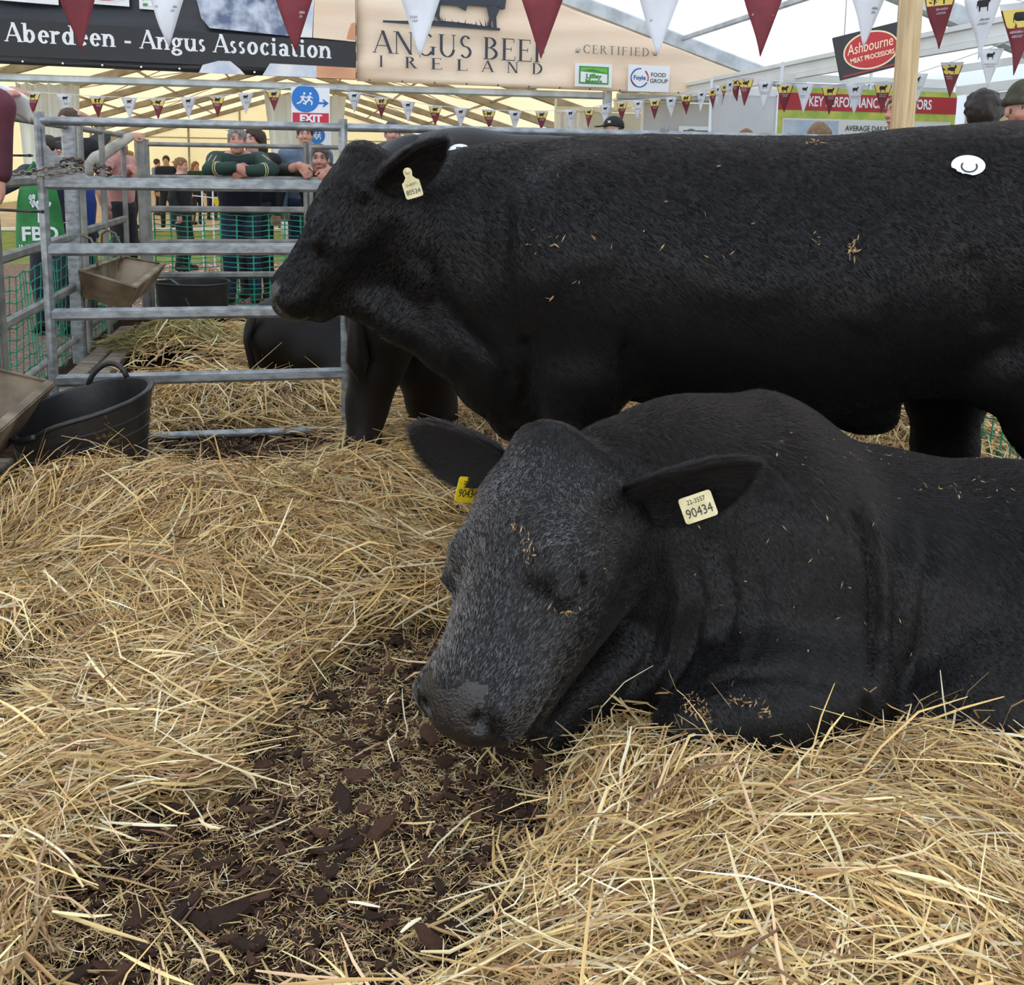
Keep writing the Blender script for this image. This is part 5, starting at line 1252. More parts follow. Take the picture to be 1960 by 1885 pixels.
    if face_on:
        for k in (-1, 1):
            m = MB(); m.sphere(Hd(k*.032, .076, .011), V(.0125, .0115, .0085)*s, AX, 10, 8); m.build('eye', M_white_eye, t, True); m = MB(); m.sphere(Hd(k*.032, .0835, .012), V(.0068, .0055, .0068)*s, AX, 8, 6); m.build('iris', M_iris, t, True)
            m = MB(); m.tube([Hd(k*.014, .093, .032), Hd(k*.034, .091, .037), Hd(k*.052, .078, .031)], [.0035*s, .0045*s, .002*s], 6); m.build('eyebrow', HM.get(hair, HM['brown']), t, True)
        m = MB(); m.tube([Hd(-.024, .089, -.071), Hd(0, .0965, -.069), Hd(.024, .089, -.071)], [.002*s, .0045*s, .002*s], 6); m.build('mouth', M_lip, t, True)
    # hair or hat
    hh = min(h, .009); H = Field(hc-.2*s-V(0, 0, .3*s*(style == 'long')), hc+.2*s, hh)
    if style in ('short', 'long', 'curly', 'bald', 'nocollar', 'bob'):
        e = dict(short=.012, long=.016, curly=.03, bald=.006, nocollar=.012, bob=.018)[style]
        H.ell(Hd(0, -.016, .036), V(.074+e, .094+e, .088+e)*s, AX, 0)
        H.ell(Hd(0, .125, -.035), V(.10, .085, .125)*s, AX, .02, -1)
        if style == 'bald': H.ell(Hd(0, .06, .10), V(.09, .10, .075)*s, AX, .02, -1)
        H.cut_plane(Hd(0, -.02, -.045 if style != 'short' else -.035), nrm(hu-hf*.25))
        if style in ('long', 'bob'):
            for k in (-1, 0, 1): H.chain([(Hd(k*.06, -.05, .03), .05*s), (Hd(k*.075, -.05, -.09), .045*s), (Hd(k*.08, -.05, -.14 if style == 'bob' else -.26), .03*s)], .03)
        if style == 'curly':
            r = random.Random(3)
            for _ in range(70):
                q = nrm(V(r.gauss(0, 1), r.gauss(-.3, 1), r.gauss(.6, .9))); p = Hd(q[0]*.098, -.016+q[1]*.115, .04+q[2]*.11)
                if q[1] < .55 or q[2] > .5: H.ell(p, .022*s, None, .008)
        elif style in ('short', 'long'):
            r = random.Random(int(head_px[0]))
            for _ in range(26):
                q = nrm(V(r.gauss(0, .8), r.gauss(-.1, .8), abs(r.gauss(.6, .5)))); p0 = Hd(q[0]*.08, -.016+q[1]*.10, .036+q[2]*.094); H.cone(p0, p0+(hr*r.gauss(0, .02)-hf*.03+hu*.008)*s, .010*s, .004*s, .012)
        hv_, hq_ = H.surface(1)
        if len(hq_): link('hair', np_mesh('hair', hv_, hq_), HM[hair], t, True)
    else:
        e = .014; H.ell(Hd(0, -.012, .045), V(.076+e, .096+e, .088+e+(.02 if style == 'beanie' else 0))*s, AX, 0)
        H.cut_plane(Hd(0, 0, .035 if style == 'cap' else .03), nrm(hu-hf*.12))
        if style == 'cap': H.cone(Hd(0, .08, .05), Hd(0, .16, .035), .055*s, .05*s, .02, flat=(hu, .16))
        else:
            for k in range(18):
                an = 2*PI*k/18; H.ell(Hd(.088*math.sin(an), -.012+.108*math.cos(an), .045), V(.02, .02, .022)*s, AX, .012)
        hv_, hq_ = H.surface(1); link('cap' if style == 'cap' else 'knitted_hat', np_mesh('hat', hv_, hq_), extra['hat'], t, True)
        G2 = Field(hc-.15*s, hc+.15*s, hh); G2.ell(Hd(0, -.02, .0), V(.080, .092, .06)*s, AX, 0); G2.ell(Hd(0, .125, -.02), V(.11, .10, .13)*s, AX, .01, -1); G2.cut_plane(Hd(0, 0, -.05), hu); g1, g2 = G2.surface(1); link('hair', np_mesh('hair', g1, g2), HM[hair], t, True)
    return t, dict(U=U, B=B, Hd=Hd, fwd=fwd, rgt=rgt, s=s, arm=arm, sh=sh, base=base)
navy = cm('navy_cloth', (28, 32, 50)); black = cm('black_cloth', (22, 22, 25)); green = cm('bottle_green_cloth', (34, 64, 54)); maroon = cm('maroon_quilt', (86, 34, 48)); pink = cm('pink_quilted_cloth', (196, 150, 140), (168, 118, 110), bump=.8, bs=26)
royal = cm('royal_blue_cloth', (34, 66, 150)); greyblue = cm('grey_blue_cloth', (112, 128, 150)); olive = cm('olive_cloth', (62, 62, 44)); jeans = cm('blue_jeans', (40, 52, 78)); tan = cm('tan_cloth', (168, 140, 92)); darkgreen = cm('dark_green_wax', (42, 48, 40)); fleece_red = cm('red_fleece', (128, 34, 40)); camel = cm('camel_fur', (206, 186, 150), (170, 146, 108), bump=1., bs=60)
RB = lambda u, v, y, dz=0.: on_y(u, v, y)+V(0, 0, dz)
# --- behind the back hurdle
t, q = person('man in navy gilet and green sleeves leaning crossed forearms on the back hurdle', (454, 268), 8.62, 180, lean=24, hair='grey', style='short', skin=M_skin_r, h=.008, top=green, legs=jeans, headpitch=-4, bulk=1.08,
              hands={1: (RB(402, 330, 8.26, .02), RB(452, 326, 8.12, .03), EX*.8-EZ*.45), -1: (RB(520, 330, 8.26, .02), RB(470, 334, 8.14, .03), -EX*.8-EZ*.5)})
U, s = q['U'], q['s']
G_ = Field(q['base']-V(.4, .7, 0), q['base']+V(.4, .4, 1.7), .011); G_.chain([(U(0, 0, .95), .190*s), (U(0, .015, 1.10), .190*s), (U(0, .03, 1.28), .205*s), (U(0, .02, 1.37), .170*s)], .06, flat=(q['fwd'], .74)); G_.cut_plane(U(0, 0, 1.47), -nrm(U(0, 0, 1.46)-U(0, 0, 1.2)))
gv, gq = G_.surface(1); o = link('gilet', np_mesh('gilet', gv, gq), navy, t, True); o['label'] = 'quilted navy gilet'
M_stripe = mat('cream_stripe', srgb(206, 190, 140), .6)
for k in (-1, 1):
    el, wr, _ = q['arm'][k]; shd = q['sh'][k]
    for f in (.52, .60):
        c = el+(wr-el)*(f-.25); d = nrm(wr-el); x = nrm(np.cross(d, EZ)); y = np.cross(x, d); b = MB(); b.tube([c+(x*math.cos(a)+y*math.sin(a))*.062*s for a in np.linspace(0, 2*PI, 15)[:-1]], .004, 5, closed=True); b.build('sleeve_stripe', M_stripe, t, True)
    for off in (-.018, .018):
        d = nrm(el-shd); b = MB(); nn = nrm(np.cross(d, q['fwd'])); out = q['fwd']*.75+EZ*.35; pts = [shd+d*np.linalg.norm(el-shd)*f+nrm(out-d*(out@d))*(.081-.012*f)*s+nn*off for f in (.35, .55, .75, .92)]; b.tube(pts, .004, 5); b.build('sleeve_stripe', M_stripe, t, True)
person('long-haired person in black half hidden behind the man in the navy gilet', (486, 268), 9.15, 190, top=black, hair='chestnut', style='long', headyaw=25, h=.011)
t, q = person('teenage boy in grey-blue hoodie with black rucksack strap below the exit sign', (584, 258), 9.35, 180, top=greyblue, hair='dark', style='short', h=.008, legs=jeans)
U, s = q['U'], q['s']; b = MB(); b.tube([U(-.11, .13, 1.05), U(-.12, .165, 1.25), U(-.12, .13, 1.42), U(-.11, .0, 1.49), U(-.11, -.12, 1.40)], [.02, .024, .024, .024, .02], 8); b.build('rucksack_strap', black, t, True)
person('grey-haired man in dark wax jacket stooping with his hands over the back hurdle', (611, 302), 8.62, 182, lean=46, height=1.72, hair='darkgrey', style='short', skin=M_skin_r, top=darkgreen, h=.008, headpitch=-2, legs=jeans, sleeves=.42,
       hands={1: (RB(545, 335, 8.40, .03), RB(574, 326, 8.17, .04), EX*.6-EZ*.75-EY*.2), -1: (RB(655, 335, 8.35, .03), RB(628, 334, 8.17, .03), -EX*.6-EZ*.7)})
person('grey-haired man whose face shows just above the rump of the second cow', (751, 256), 9.5, 180, hair='darkgrey', style='short', skin=M_skin_r, h=.011)
person('red-cheeked visitor almost hidden behind the white disc marked B', (918, 274), 9.4, 180, hair='ginger', style='short', skin=M_skin_r, h=.013)
M_cap = mat('black_cap_cloth', srgb(20, 20, 22), .7, bump=.2, bscale=120)
t, q = person('man in a black peaked cap with a small white emblem', (1176, 250), 9.4, 262, hair='dark', style='cap', skin=M_skin_r, extra={'hat': M_cap}, top=black, h=.010)
Hd = q['Hd']; b = MB()
for sx in (-1, 1): b.tube([Hd(-.062+.002*sx, .085, .082+sx*.010), Hd(-.070, .072, .082+sx*.003), Hd(-.075, .06, .082+sx*.010)], .004, 5)
b.build('cap_emblem', M_sign_white, t)
M_hat_ol = mat('olive_knit', srgb(78, 76, 58), .85, var=srgb(58, 56, 42), vscale=30, bump=.8, bscale=120, stretch=(1, 1, .4))
M_hat_gy = mat('grey_knit', srgb(86, 86, 76), .85, bump=.8, bscale=120)
person('person whose grey knitted hat rises just above the long top rail', (1321, 275), 9.8, 180, hair='dark', style='beanie', extra={'hat': M_hat_gy}, top=navy, h=.012)
person('visitor with short ginger hair just above the long top rail', (1427, 270), 9.6, 200, hair='ginger', style='short', h=.011)
person('woman with straight light brown hair seen from behind above the bull', (1567, 263), 7.6, 20, hair='lightbrown', style='bob', top=tan, h=.011, face_on=False)
person('man with grey-brown hair and red fleece half hidden by the pine post', (1726, 215), 6.3, 262, hair='lightbrown', style='short', top=fleece_red, skin=M_skin_r, h=.010)
person('young man with curly dark hair and pale fleece collar seen from behind', (1884, 222), 5.2, 35, hair='dark', style='curly', top=black, h=.010, headyaw=15)
t, q = person('stern man in an olive knitted hat at the right edge behind the bull', (1956, 212), 4.5, 205, hair='darkgrey', style='beanie', extra={'hat': M_hat_ol}, top=black, skin=M_skin_r, h=.007, headyaw=-5)
t, q = person('person in a cream fur collared coat between the curly-haired man and the stern man', (1922, 262), 5.9, 180, hair='blonde', style='bob', top=camel, h=.012)
# --- along the left side hurdles
def LX(u, v, x): return on_x(u, v, x)
person('person in maroon jacket holding a white sheet of paper over the left hurdle', (0, 0), 3.7, 78, pos=pen(-2.02, 3.55, 1.56), top=maroon, legs=navy, skin=M_skin_r, hair='grey', h=.008, lean=10,
       hands={-1: (P(-150, 300, 3.6), P(-14, 214, 3.6), P(38, 140, 3.6)-P(-14, 214, 3.6)), 1: (P(-10, 205, 3.5), P(-4, 338, 3.5), P(0, 400, 3.5)-P(-4, 338, 3.5))})
pc = P(14, 190, 3.62); pt_ = thing('paper_sheet', 'white sheet of paper held in the hand at the left edge', 'paper', pc)
b = MB(); x, y = nrm(V(.86, .1, -.30)), nrm(V(.25, -.5, .75)); pts = [[pc+x*(i-4)*.022+y*(j-3)*.018+np.cross(x, y)*(.004*(i-4)**2*.3) for j in range(7)] for i in range(9)]; b.loft(pts, wrap=False, cap=False); o = b.build('sheet', M_sign_white, pt_, True); md = o.modifiers.new('solid', 'SOLIDIFY'); md.thickness = .0008
person('boy with dark hair and navy coat seen from behind, carrying a green bag', (88, 290), 5.2, 190, pos=LX(90, 288, -1.72), face_on=False, top=navy, hair='dark', h=.011, legs=navy, hands={1: (pen(-1.80, 5.0, .86), pen(-1.60, 4.95, .78), -EZ)})
person('tall brown-haired man in a black top with an arm raised to his head', (133, 236), 5.9, 200, pos=LX(133, 236, -1.85), face_on=False, top=black, hair='brown', h=.010, hands={-1: (LX(212, 250, -1.78), LX(150, 218, -1.78), -EX)})
person('child in a royal blue coat behind the square post and chain', (150, 330), 6.1, 100, pos=LX(152, 332, -1.70), top=royal, hair='brown', h=.012, legs=navy)
person('blonde woman in a pink quilted coat with a hand on the side hurdle', (226, 278), 7.0, 120, pos=LX(226, 276, -1.68), top=pink, hair='blonde', style='bob', h=.009, headyaw=20, skin=M_skin_r, hands={-1: (LX(232, 345, -1.62), LX(250, 322, -1.40), EX-EZ*.3), 1: (LX(190, 350, -1.62), LX(205, 400, -1.55), -EZ)})
person('dark-haired person in a pale raincoat reaching to the corner post of the far pen', (262, 292), 8.2, 150, pos=pen(-1.75, 7.9, 1.24), top=cm('pale_raincoat', (186, 180, 168)), hair='dark', h=.012, hands={-1: (pen(-1.5, 7.95, 1.22), pen(-1.27, 8.1, 1.40), EX)})
# --- further off
person('ginger-haired child in a black coat standing on the gravel beyond the back hurdle', (345, 318), 11.6, 110, top=black, legs=black, hair='ginger', h=.011)
for i, (u, v, y, lab, tp, hr_, st) in enumerate(((318, 308, 19.5, 'distant visitor in dark blue standing near the tent end', navy, 'dark', 'short'), (374, 318, 20.5, 'distant visitor in dark green with red hair near the tent end', green, 'ginger', 'bob'), (248, 300, 19, 'distant visitor in pale green coat beside the bright gap', cm('mint_cloth', (170, 196, 180)), 'blonde', 'short'), (300, 312, 24, 'distant visitor in a grey coat, smallest of the crowd', greyblue, 'brown', 'short'), (404, 322, 22, 'distant visitor in black left of the man with crossed forearms', black, 'dark', 'short'), (545, 318, 19, 'distant visitor in dark red below the exit curtain', maroon, 'brown', 'short'))):
    person(lab, (u, v), y, 180-40*i, top=tp, hair=hr_, style=st, h=.02, face_on=False, group='distant visitors in the tent')
# green carrier bag with white print
M_bag = mat('green_bag', srgb(44, 136, 66), .6, var=srgb(34, 116, 54), vscale=8, bump=.3, bscale=14)
bg_ = thing('carrier_bag', 'green carrier bag with white tree and letters hanging behind the left hurdle', 'bag', LX(75, 420, -1.60))
bx, bu = nrm(EX*.96+EY*.2), EZ; bn = -np.cross(bx, bu); bn = bn if bn[1] < 0 else -bn
c = LX(76, 425, -1.56); b = MB(); rings = []
for f in np.linspace(0, 1, 9):
    w = .132*(1-.35*max(0, f-.55)/.45)*(1+.04*math.sin(f*9)); d = .045*(1-.6*f)+.012; rings.append([c+bu*(f-.42)*.42+bx*w*math.cos(a)+np.cross(bx, bu)*d*math.sin(a) for a in np.linspace(0, 2*PI, 21)[:-1]])
b.loft(rings); b.build('bag_body', M_bag, bg_, True)
for sgn in (-1, 1):
    b = MB(); b.tube([c+bu*.24+bx*.09*sgn, c+bu*.30+bx*.05*sgn, c+bu*.36+bx*.01*sgn], .01, 6); b.build('bag_handle', M_bag, bg_, True)
text_part('lettering', 'FBD', .115, (bx, bu, bn), c+bn*.062-bu*.07, M_sign_white, bg_, .001, offset=.003)
text_part('lettering', 'INSURANCE', .042, (bx, bu, bn), c+bn*.062-bu*.145, M_sign_white, bg_, .001, sx=1.05)
b = MB(); rr = random.Random(2)
for i in range(26):
    a = rr.uniform(0, 6.28); r = rr.uniform(0, .06); p = c+bn*.060+bx*r*math.cos(a)*1.1+bu*(.115+r*math.sin(a)*.8); w = rr.uniform(.006, .012); b.slab([p+bx*w, p+bu*w*1.4, p-bx*w, p-bu*w*1.4], bn, .002)
b.slab([c+bn*.06+bx*x+bu*z for x, z in ((-.008, .0), (.008, 0), (.006, .09), (-.006, .09))], bn, .002); o = b.build('tree_print', M_sign_white, bg_); o['kind'] = 'stuff'
# small yellow flag on a white pole beyond the hurdle
fl = thing('marker_flag', 'small yellow warning flag on a white line beyond the back hurdle', 'flag', on_y(408, 385, 12.0)); p = on_y(404, 378, 12.0)
b = MB(); b.slab([p, p+EX*.10, p+EX*.085-EZ*.10, p+EX*.10-EZ*.13, p+EX*.05-EZ*.13, p+EX*.03-EZ*.05], BN, .003); b.build('flag_cloth', mat('yellow_flag', srgb(240, 208, 30), .6), fl)
b = MB(); b.tube([p-EX*.2+EZ*.02, p, p+EX*.9-EZ*.0], .006, 5); b.build('line', M_sign_white, fl)
for dx in (-.1, .02):
    b = MB(); b.tube([V(*(p+EX*dx)[:2], 0), p+EX*dx+EZ*.1], .009, 6); b.build('pole', M_sign_white, fl)
# ================================================================ straw, hay, bark
M_straw = mat('straw_stalks', (.5, .36, .16), .55, attr='col', spec=.35)
M_bark = mat('bark_chip', spec=.15, col=srgb(88, 65, 53), rough=.85, var=srgb(44, 30, 24), vscale=40, bump=.5, bscale=90)
M_under = mat('straw_underlay', srgb(96, 70, 40), .9, var=srgb(44, 32, 20), vscale=40, detail=8, bump=.8, bscale=70)  # dark brown puts the shade of the gaps between stalks into the colour
RNG = np.random.default_rng(11)
# heaps: (pixel on the floor, radius across, radius deep, height)
HEAPS = [(G(1330, 1540), .24, .13, .05), (G(1640, 1540), .2, .12, .015), (G(1860, 1520), .2, .14, .065), (G(1500, 1720), .42, .18, .05), (G(1850, 1800), .4, .2, .05),
         (G(330, 1030), .42, .26, .13), (G(120, 1010), .32, .2, .10), (G(560, 1090), .36, .3, .09), (G(760, 960), .3, .3, .10), (G(120, 1250), .4, .3, .07), (G(430, 1230), .3, .22, .06), (G(700, 1150), .25, .2, .06),
         (G(740, 880), .25, .2, .06), (G(330, 690), .45, .45, .10), (G(500, 790), .7, .35, .12), (G(120, 1650), .22, .25, .04), (G(1680, 850), .6, .4, .10), (G(930, 850), .5, .3, .05), (G(348, 672), .26, .24, .08)]
_hp = np.array([[h[0][0], h[0][1], h[1], h[2], h[3]] for h in HEAPS])
def heap(x, y):
    z = np.zeros_like(x)
    for hx, hy, rx, ry, hh in _hp: z = z+hh*np.exp(-((x-hx)/rx)**2-((y-hy)/ry)**2)
    for bx_, by_, rx, ry in ((*G(770, 1400)[:2], .20, .24), (*G(990, 1480)[:2], .13, .13), (*G(660, 1600)[:2], .24, .17), (*G(520, 1790)[:2], .30, .14)): z = z*(1-.92*np.exp(-((x-bx_)/rx)**2-((y-by_)/ry)**2))
    z = z+.012*np.sin(x*9+1.3*np.sin(y*7))*np.sin(y*11+x*3)*(z > .01)
    return z
def inpoly(x, y, pts):
    r = np.zeros(x.shape, bool); n = len(pts)
    for i in range(n):
        x1, y1 = pts[i][:2]; x2, y2 = pts[(i+1) % n][:2]
        c = ((y1 > y) != (y2 > y)) & (x < (x2-x1)*(y-y1)/(y2-y1+1e-12)+x1); r ^= c
    return r
BARE = [G(u, v) for u, v in ((600, 1340), (720, 1265), (830, 1240), (1020, 1370), (1060, 1470), (1010, 1570), (960, 1640), (930, 1760), (840, 1860), (500, 1900), (120, 1900), (210, 1740), (290, 1590), (480, 1540), (520, 1440))]
_c = np.mean(BARE, 0); BARE = [_c+(p-_c)*np.array([1.16, 1.14, 1]) for p in BARE]
BARE2 = [G(u, v) for u, v in ((310, 850), (480, 838), (650, 850), (640, 890), (520, 905), (420, 915), (300, 895))]
BARE3 = [G(u, v) for u, v in ((215, 720), (300, 700), (420, 705), (420, 722), (300, 728))]
def cover(x, y):
    """how thick the straw lies: 1 full, near 0 on the trodden bark"""
    p = np.stack([x, y], -1); py = x*EY[0]+y*EY[1]; px = x*EX[0]+y*EX[1]
    w = np.ones_like(x)
    n = .5+.5*np.sin(x*13+2*np.sin(y*9))*np.sin(y*17+1.5*np.sin(x*11))
    b = inpoly(x+.02*np.sin(y*31), y+.02*np.sin(x*29), BARE); w[b] = .045+.10*n[b]**2
    b = inpoly(x, y, BARE2); w[b] = .10
    b = inpoly(x, y, BARE3); w[b] = .4
    w[(px < -1.02) | (py > 8.0)] = 0
    w[(py > 7.3) & (px < -.2)] *= .3
    return w
# floor of the heaps
nx, ny = 150, 230
gx = np.linspace(-1.9, 2.6, nx); gy = np.linspace(1.0, 8.2, ny); GX, GYY = np.meshgrid(gx, gy, indexing='ij')
HZ = heap(GX, GYY); hv = np.stack([GX, GYY, HZ-.012], -1).reshape(-1, 3)
idx = np.arange(nx*ny).reshape(nx, ny); hq = np.stack([idx[:-1, :-1], idx[1:, :-1], idx[1:, 1:], idx[:-1, 1:]], -1).reshape(-1, 4)
cz = HZ.reshape(-1)[hq].mean(1); keep = cz > .022; cxy = hv[hq].mean(1)
keep &= (cxy@EX > -1.1) & (cxy@EY < 8.1)
hq = hq[keep]; used = np.unique(hq); remap = -np.ones(nx*ny, int); remap[used] = np.arange(len(used))
base = link('straw_heap', np_mesh('straw_heap', hv[used], remap[hq]), M_under, None, True); tag(base, 'matted straw underneath the loose stalks in the pens', 'straw', None, 'stuff')

PAL = np.array([srgb(228, 198, 138), srgb(212, 178, 116), srgb(238, 218, 168), srgb(196, 158, 104), srgb(168, 130, 88), srgb(222, 186, 148), srgb(246, 234, 198), srgb(138, 100, 70), srgb(196, 174, 108)])
PW = np.array([.22, .2, .14, .14, .09, .08, .06, .04, .03])
def stalks(name, label, n, sampler, lmin, lmax, wmin, wmax, seed, layers=.05, tint=(1, 1, 1), up=.18, kink=.35, sink=0., zfun=None, dirfun=None, pal=PAL, pw=PW):
    rng = np.random.default_rng(seed); x, y = sampler(rng, n); n = len(x)
    z = heap(x, y) if zfun is None else zfun(x, y)
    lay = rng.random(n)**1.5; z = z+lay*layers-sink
    yaw = rng.uniform(0, 2*PI, n)
    if dirfun is not None:
        dmean, conc = dirfun(x, y); use = rng.random(n) < conc; yaw = np.where(use, dmean+rng.normal(0, .35, n)+PI*(rng.random(n) < .5), yaw)
    L = rng.uniform(lmin, lmax, n)*(.5+rng.random(n)*.7)*(1 if zfun is not None else np.clip(.45+cover(x, y)*.7, .4, 1)); W = rng.uniform(wmin, wmax, n)
    pit = rng.normal(0, up, n)
    K = 4; s = np.linspace(-.5, .5, K)
    bend = rng.normal(0, .5, n)*(rng.random(n) < .6); kk = rng.normal(0, kink, (n, K)); vb = rng.normal(0, .12, n)
    P_ = np.zeros((n, K, 3)); cur = np.stack([x, y, z], -1); pts = [cur]
    a = yaw.copy(); p = pit.copy()
    dirs = []
    for k in range(K-1):
        d = np.stack([np.cos(a)*np.cos(p), np.sin(a)*np.cos(p), np.sin(p)], -1); dirs.append(d)
        cur = cur+d*(L/(K-1))[:, None]; pts.append(cur); a = a+bend*.35+kk[:, k]*(rng.random(n) < .3); p = p*.7+vb-.04
    P_ = np.stack(pts, 1); P_ -= (P_[:, K//2]-P_[:, 0])[:, None]*np.array([1, 1, 0])
    # follow the heap underneath
    hz = (heap(P_[..., 0], P_[..., 1]) if zfun is None else zfun(P_[..., 0], P_[..., 1]))
    P_[..., 2] += hz-(hz[:, K//2])[:, None]
    P_[..., 2] = np.maximum(P_[..., 2], hz+.003-sink)
    if zfun is None and sampler is not globals().get('on_bare'):      # no long stalk reaches out over the trodden floor
        e = np.minimum(cover(P_[:, 0, 0], P_[:, 0, 1]), cover(P_[:, -1, 0], P_[:, -1, 1])); kp = rng.random(n) < np.clip(e*1.3+.14, 0, 1); P_ = P_[kp]; lay = lay[kp]; W = W[kp]; n = len(P_)
    T = np.gradient(P_, axis=1); T /= np.linalg.norm(T, axis=2, keepdims=True)+1e-9
    side = np.cross(T, np.array([0, 0, 1.])); side /= np.linalg.norm(side, axis=2, keepdims=True)+1e-9; nor = np.cross(side, T)
    roll = rng.uniform(-1.1, 1.1, n)[:, None, None]; sd = side*np.cos(roll)+nor*np.sin(roll); nr = nor*np.cos(roll)-side*np.sin(roll)
    tap = np.array([.55, 1, 1, .45])[None, :, None]; w = (W[:, None, None]/2)*tap
    vs = np.stack([P_-sd*w, P_+nr*w*.75, P_+sd*w], 2)           # n,K,3(section),3
    vs = vs.reshape(-1, 3)
    b0 = (np.arange(n)*K*3)[:, None, None]; k = np.arange(K-1)[None, :, None]; j = np.arange(2)[None, None, :]
    v00 = b0+k*3+j; F = np.stack([v00, v00+1, v00+4, v00+3], -1).reshape(-1, 4)
    me = np_mesh(name, vs, F)
    c = pal[rng.choice(len(pal), n, p=pw/pw.sum())]*rng.uniform(.72, 1.25, (n, 1))*np.array(tint)*(.42+.58*lay[:, None]**.6)  # deeper stalks coloured darker: shade between stalks is put into the colour
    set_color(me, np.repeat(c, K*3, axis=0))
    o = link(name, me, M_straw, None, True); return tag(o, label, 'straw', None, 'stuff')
def zone(poly=None, x0=0, x1=1, y0=0, y1=1, fn=None):
    def f(rng, n):
        xs = []; ys = []; got = 0
        while got < n:
            x = rng.uniform(x0, x1, n); y = rng.uniform(y0, y1, n); w = cover(x, y)
            if fn is not None: w = w*fn(x, y)
            u, v = project_many(x, y); w = w*((u > -140) & (u < 2100) & (v < 2000))
            m = rng.random(n) < w; xs.append(x[m]); ys.append(y[m]); got += m.sum()
        return np.concatenate(xs)[:n], np.concatenate(ys)[:n]
    return f
def project_many(x, y):
    q = np.stack([x, y, np.zeros_like(x)], -1)-CAM; zc = q@_F; return PPU+F_PX*(q@_R)/zc, PPV-F_PX*(q@_U)/zc
def swirl(x, y): return 1.2*np.sin(x*2.3+1)+1.1*np.cos(y*2.9-x), np.full_like(x, .55)
SR = 1.0
stalks('loose_straw', 'golden loose straw in front of the lying bull and across the pen floor', int(32000*SR), zone(x0=-1.0, x1=1.15, y0=1.15, y1=2.25), .08, .27, .0022, .0062, 1, .06, dirfun=swirl, kink=.6, up=.24)
stalks('loose_straw', 'golden loose straw heaped left of the lying bull below the black tub', int(26000*SR), zone(x0=-1.9, x1=.35, y0=2.2, y1=3.7), .10, .32, .0028, .0066, 2, .065, dirfun=swirl, tint=(.9, .86, .78), kink=.55, up=.24)
stalks('loose_straw', 'golden straw bedding around the pen gate and under the standing bull', int(17000*SR), zone(x0=-1.8, x1=2.4, y0=3.6, y1=5.4), .14, .36, .004, .008, 3, .06, dirfun=swirl, tint=(.95, .92, .84))
stalks('loose_straw', 'golden straw bedding in the far pen round the lying cow', int(9000*SR), zone(x0=-2.7, x1=.6, y0=5.3, y1=8.1), .16, .4, .006, .011, 4, .06, dirfun=swirl, tint=(.98, .95, .86))
stalks('loose_straw', 'fine broken straw strewn over the heaps at the front', 22000, zone(x0=-1.5, x1=1.15, y0=1.15, y1=3.0), .05, .14, .0012, .0026, 8, .075, dirfun=swirl, up=.3, kink=.5)
hc = G(348, 672); hcx, hcy = hc[0], hc[1]
hayz = heap
def hay_s(rng, n): return hcx+rng.normal(0, .17, n), hcy+rng.normal(0, .15, n)
HP = np.array([srgb(150, 140, 84), srgb(168, 156, 100), srgb(130, 120, 70), srgb(186, 170, 112)])
o = stalks('hay_tuft', 'greenish hay heap in the far pen beside the lying cow', 4200, hay_s, .12, .3, .004, .007, 5, .07, zfun=hayz, pal=HP, pw=np.ones(4)); o['category'] = 'hay'
# upright wisps poking out of the front heap
def wisp(rng, n):
    x = np.concatenate([rng.normal(G(1230, 1470)[0], .12, n//3), rng.normal(G(1820, 1470)[0], .12, n//3), rng.normal(G(1480, 1500)[0], .15, n-2*(n//3))]); y = np.concatenate([rng.normal(1.86, .05, n//3), rng.normal(1.85, .06, n//3), rng.normal(1.80, .06, n-2*(n//3))]); return x, y
stalks('straw_wisps', 'stray stalks sticking up in front of the lying bull', 420, wisp, .10, .22, .002, .0045, 6, .05, up=.75, kink=.6)
def wisp2(rng, n): return rng.normal(-1.35, .3, n), rng.normal(3.25, .18, n)
stalks('straw_wisps', 'stray stalks sticking up in front of the black tub', 260, wisp2, .12, .26, .003, .005, 7, .05, up=.75, kink=.6)
# trodden chaff on the bark
def chaff(name, label, n, seed, poly, size):
    rng = np.random.default_rng(seed); lo = np.min(poly, 0); hi = np.max(poly, 0); x = rng.uniform(lo[0]-.1, hi[0]+.1, n*2); y = rng.uniform(lo[1]-.08, hi[1]+.1, n*2)
    pat = .5+.5*np.sin(x*15+2*np.sin(y*12))*np.sin(y*21+2*np.sin(x*13)); m = rng.random(n*2) < (.2+.8*pat); x = x[m][:n]; y = y[m][:n]; n = len(x)
    a = rng.uniform(0, 2*PI, n); L = rng.uniform(.3, 1, n)*size; w = rng.uniform(.0003, .0009, n); z = heap(x, y)+rng.uniform(.004, .018, n); t = rng.normal(0, .3, n)
    d = np.stack([np.cos(a)*np.cos(t), np.sin(a)*np.cos(t), np.sin(t)], -1)*L[:, None]/2; s = np.stack([-np.sin(a), np.cos(a), np.zeros(n)], -1)*w[:, None]; c = np.stack([x, y, z], -1)
    top = np.array([0, 0, 1.])*w[:, None]
    vs = np.stack([c-d-s, c-d+s, c+d+s, c+d-s, c+top], 1).reshape(-1, 3); b = np.arange(n)*5
    F = np.concatenate([np.stack([b+i, b+(i+1) % 4, b+4], -1) for i in range(4)])
    me = np_mesh(name, vs, F); col = PAL[rng.choice(len(PAL), n, p=PW/PW.sum())]*rng.uniform(.3, .9, (n, 1)); set_color(me, np.repeat(col, 5, axis=0))
    return tag(link(name, me, M_straw, None, False), label, 'straw', None, 'stuff')
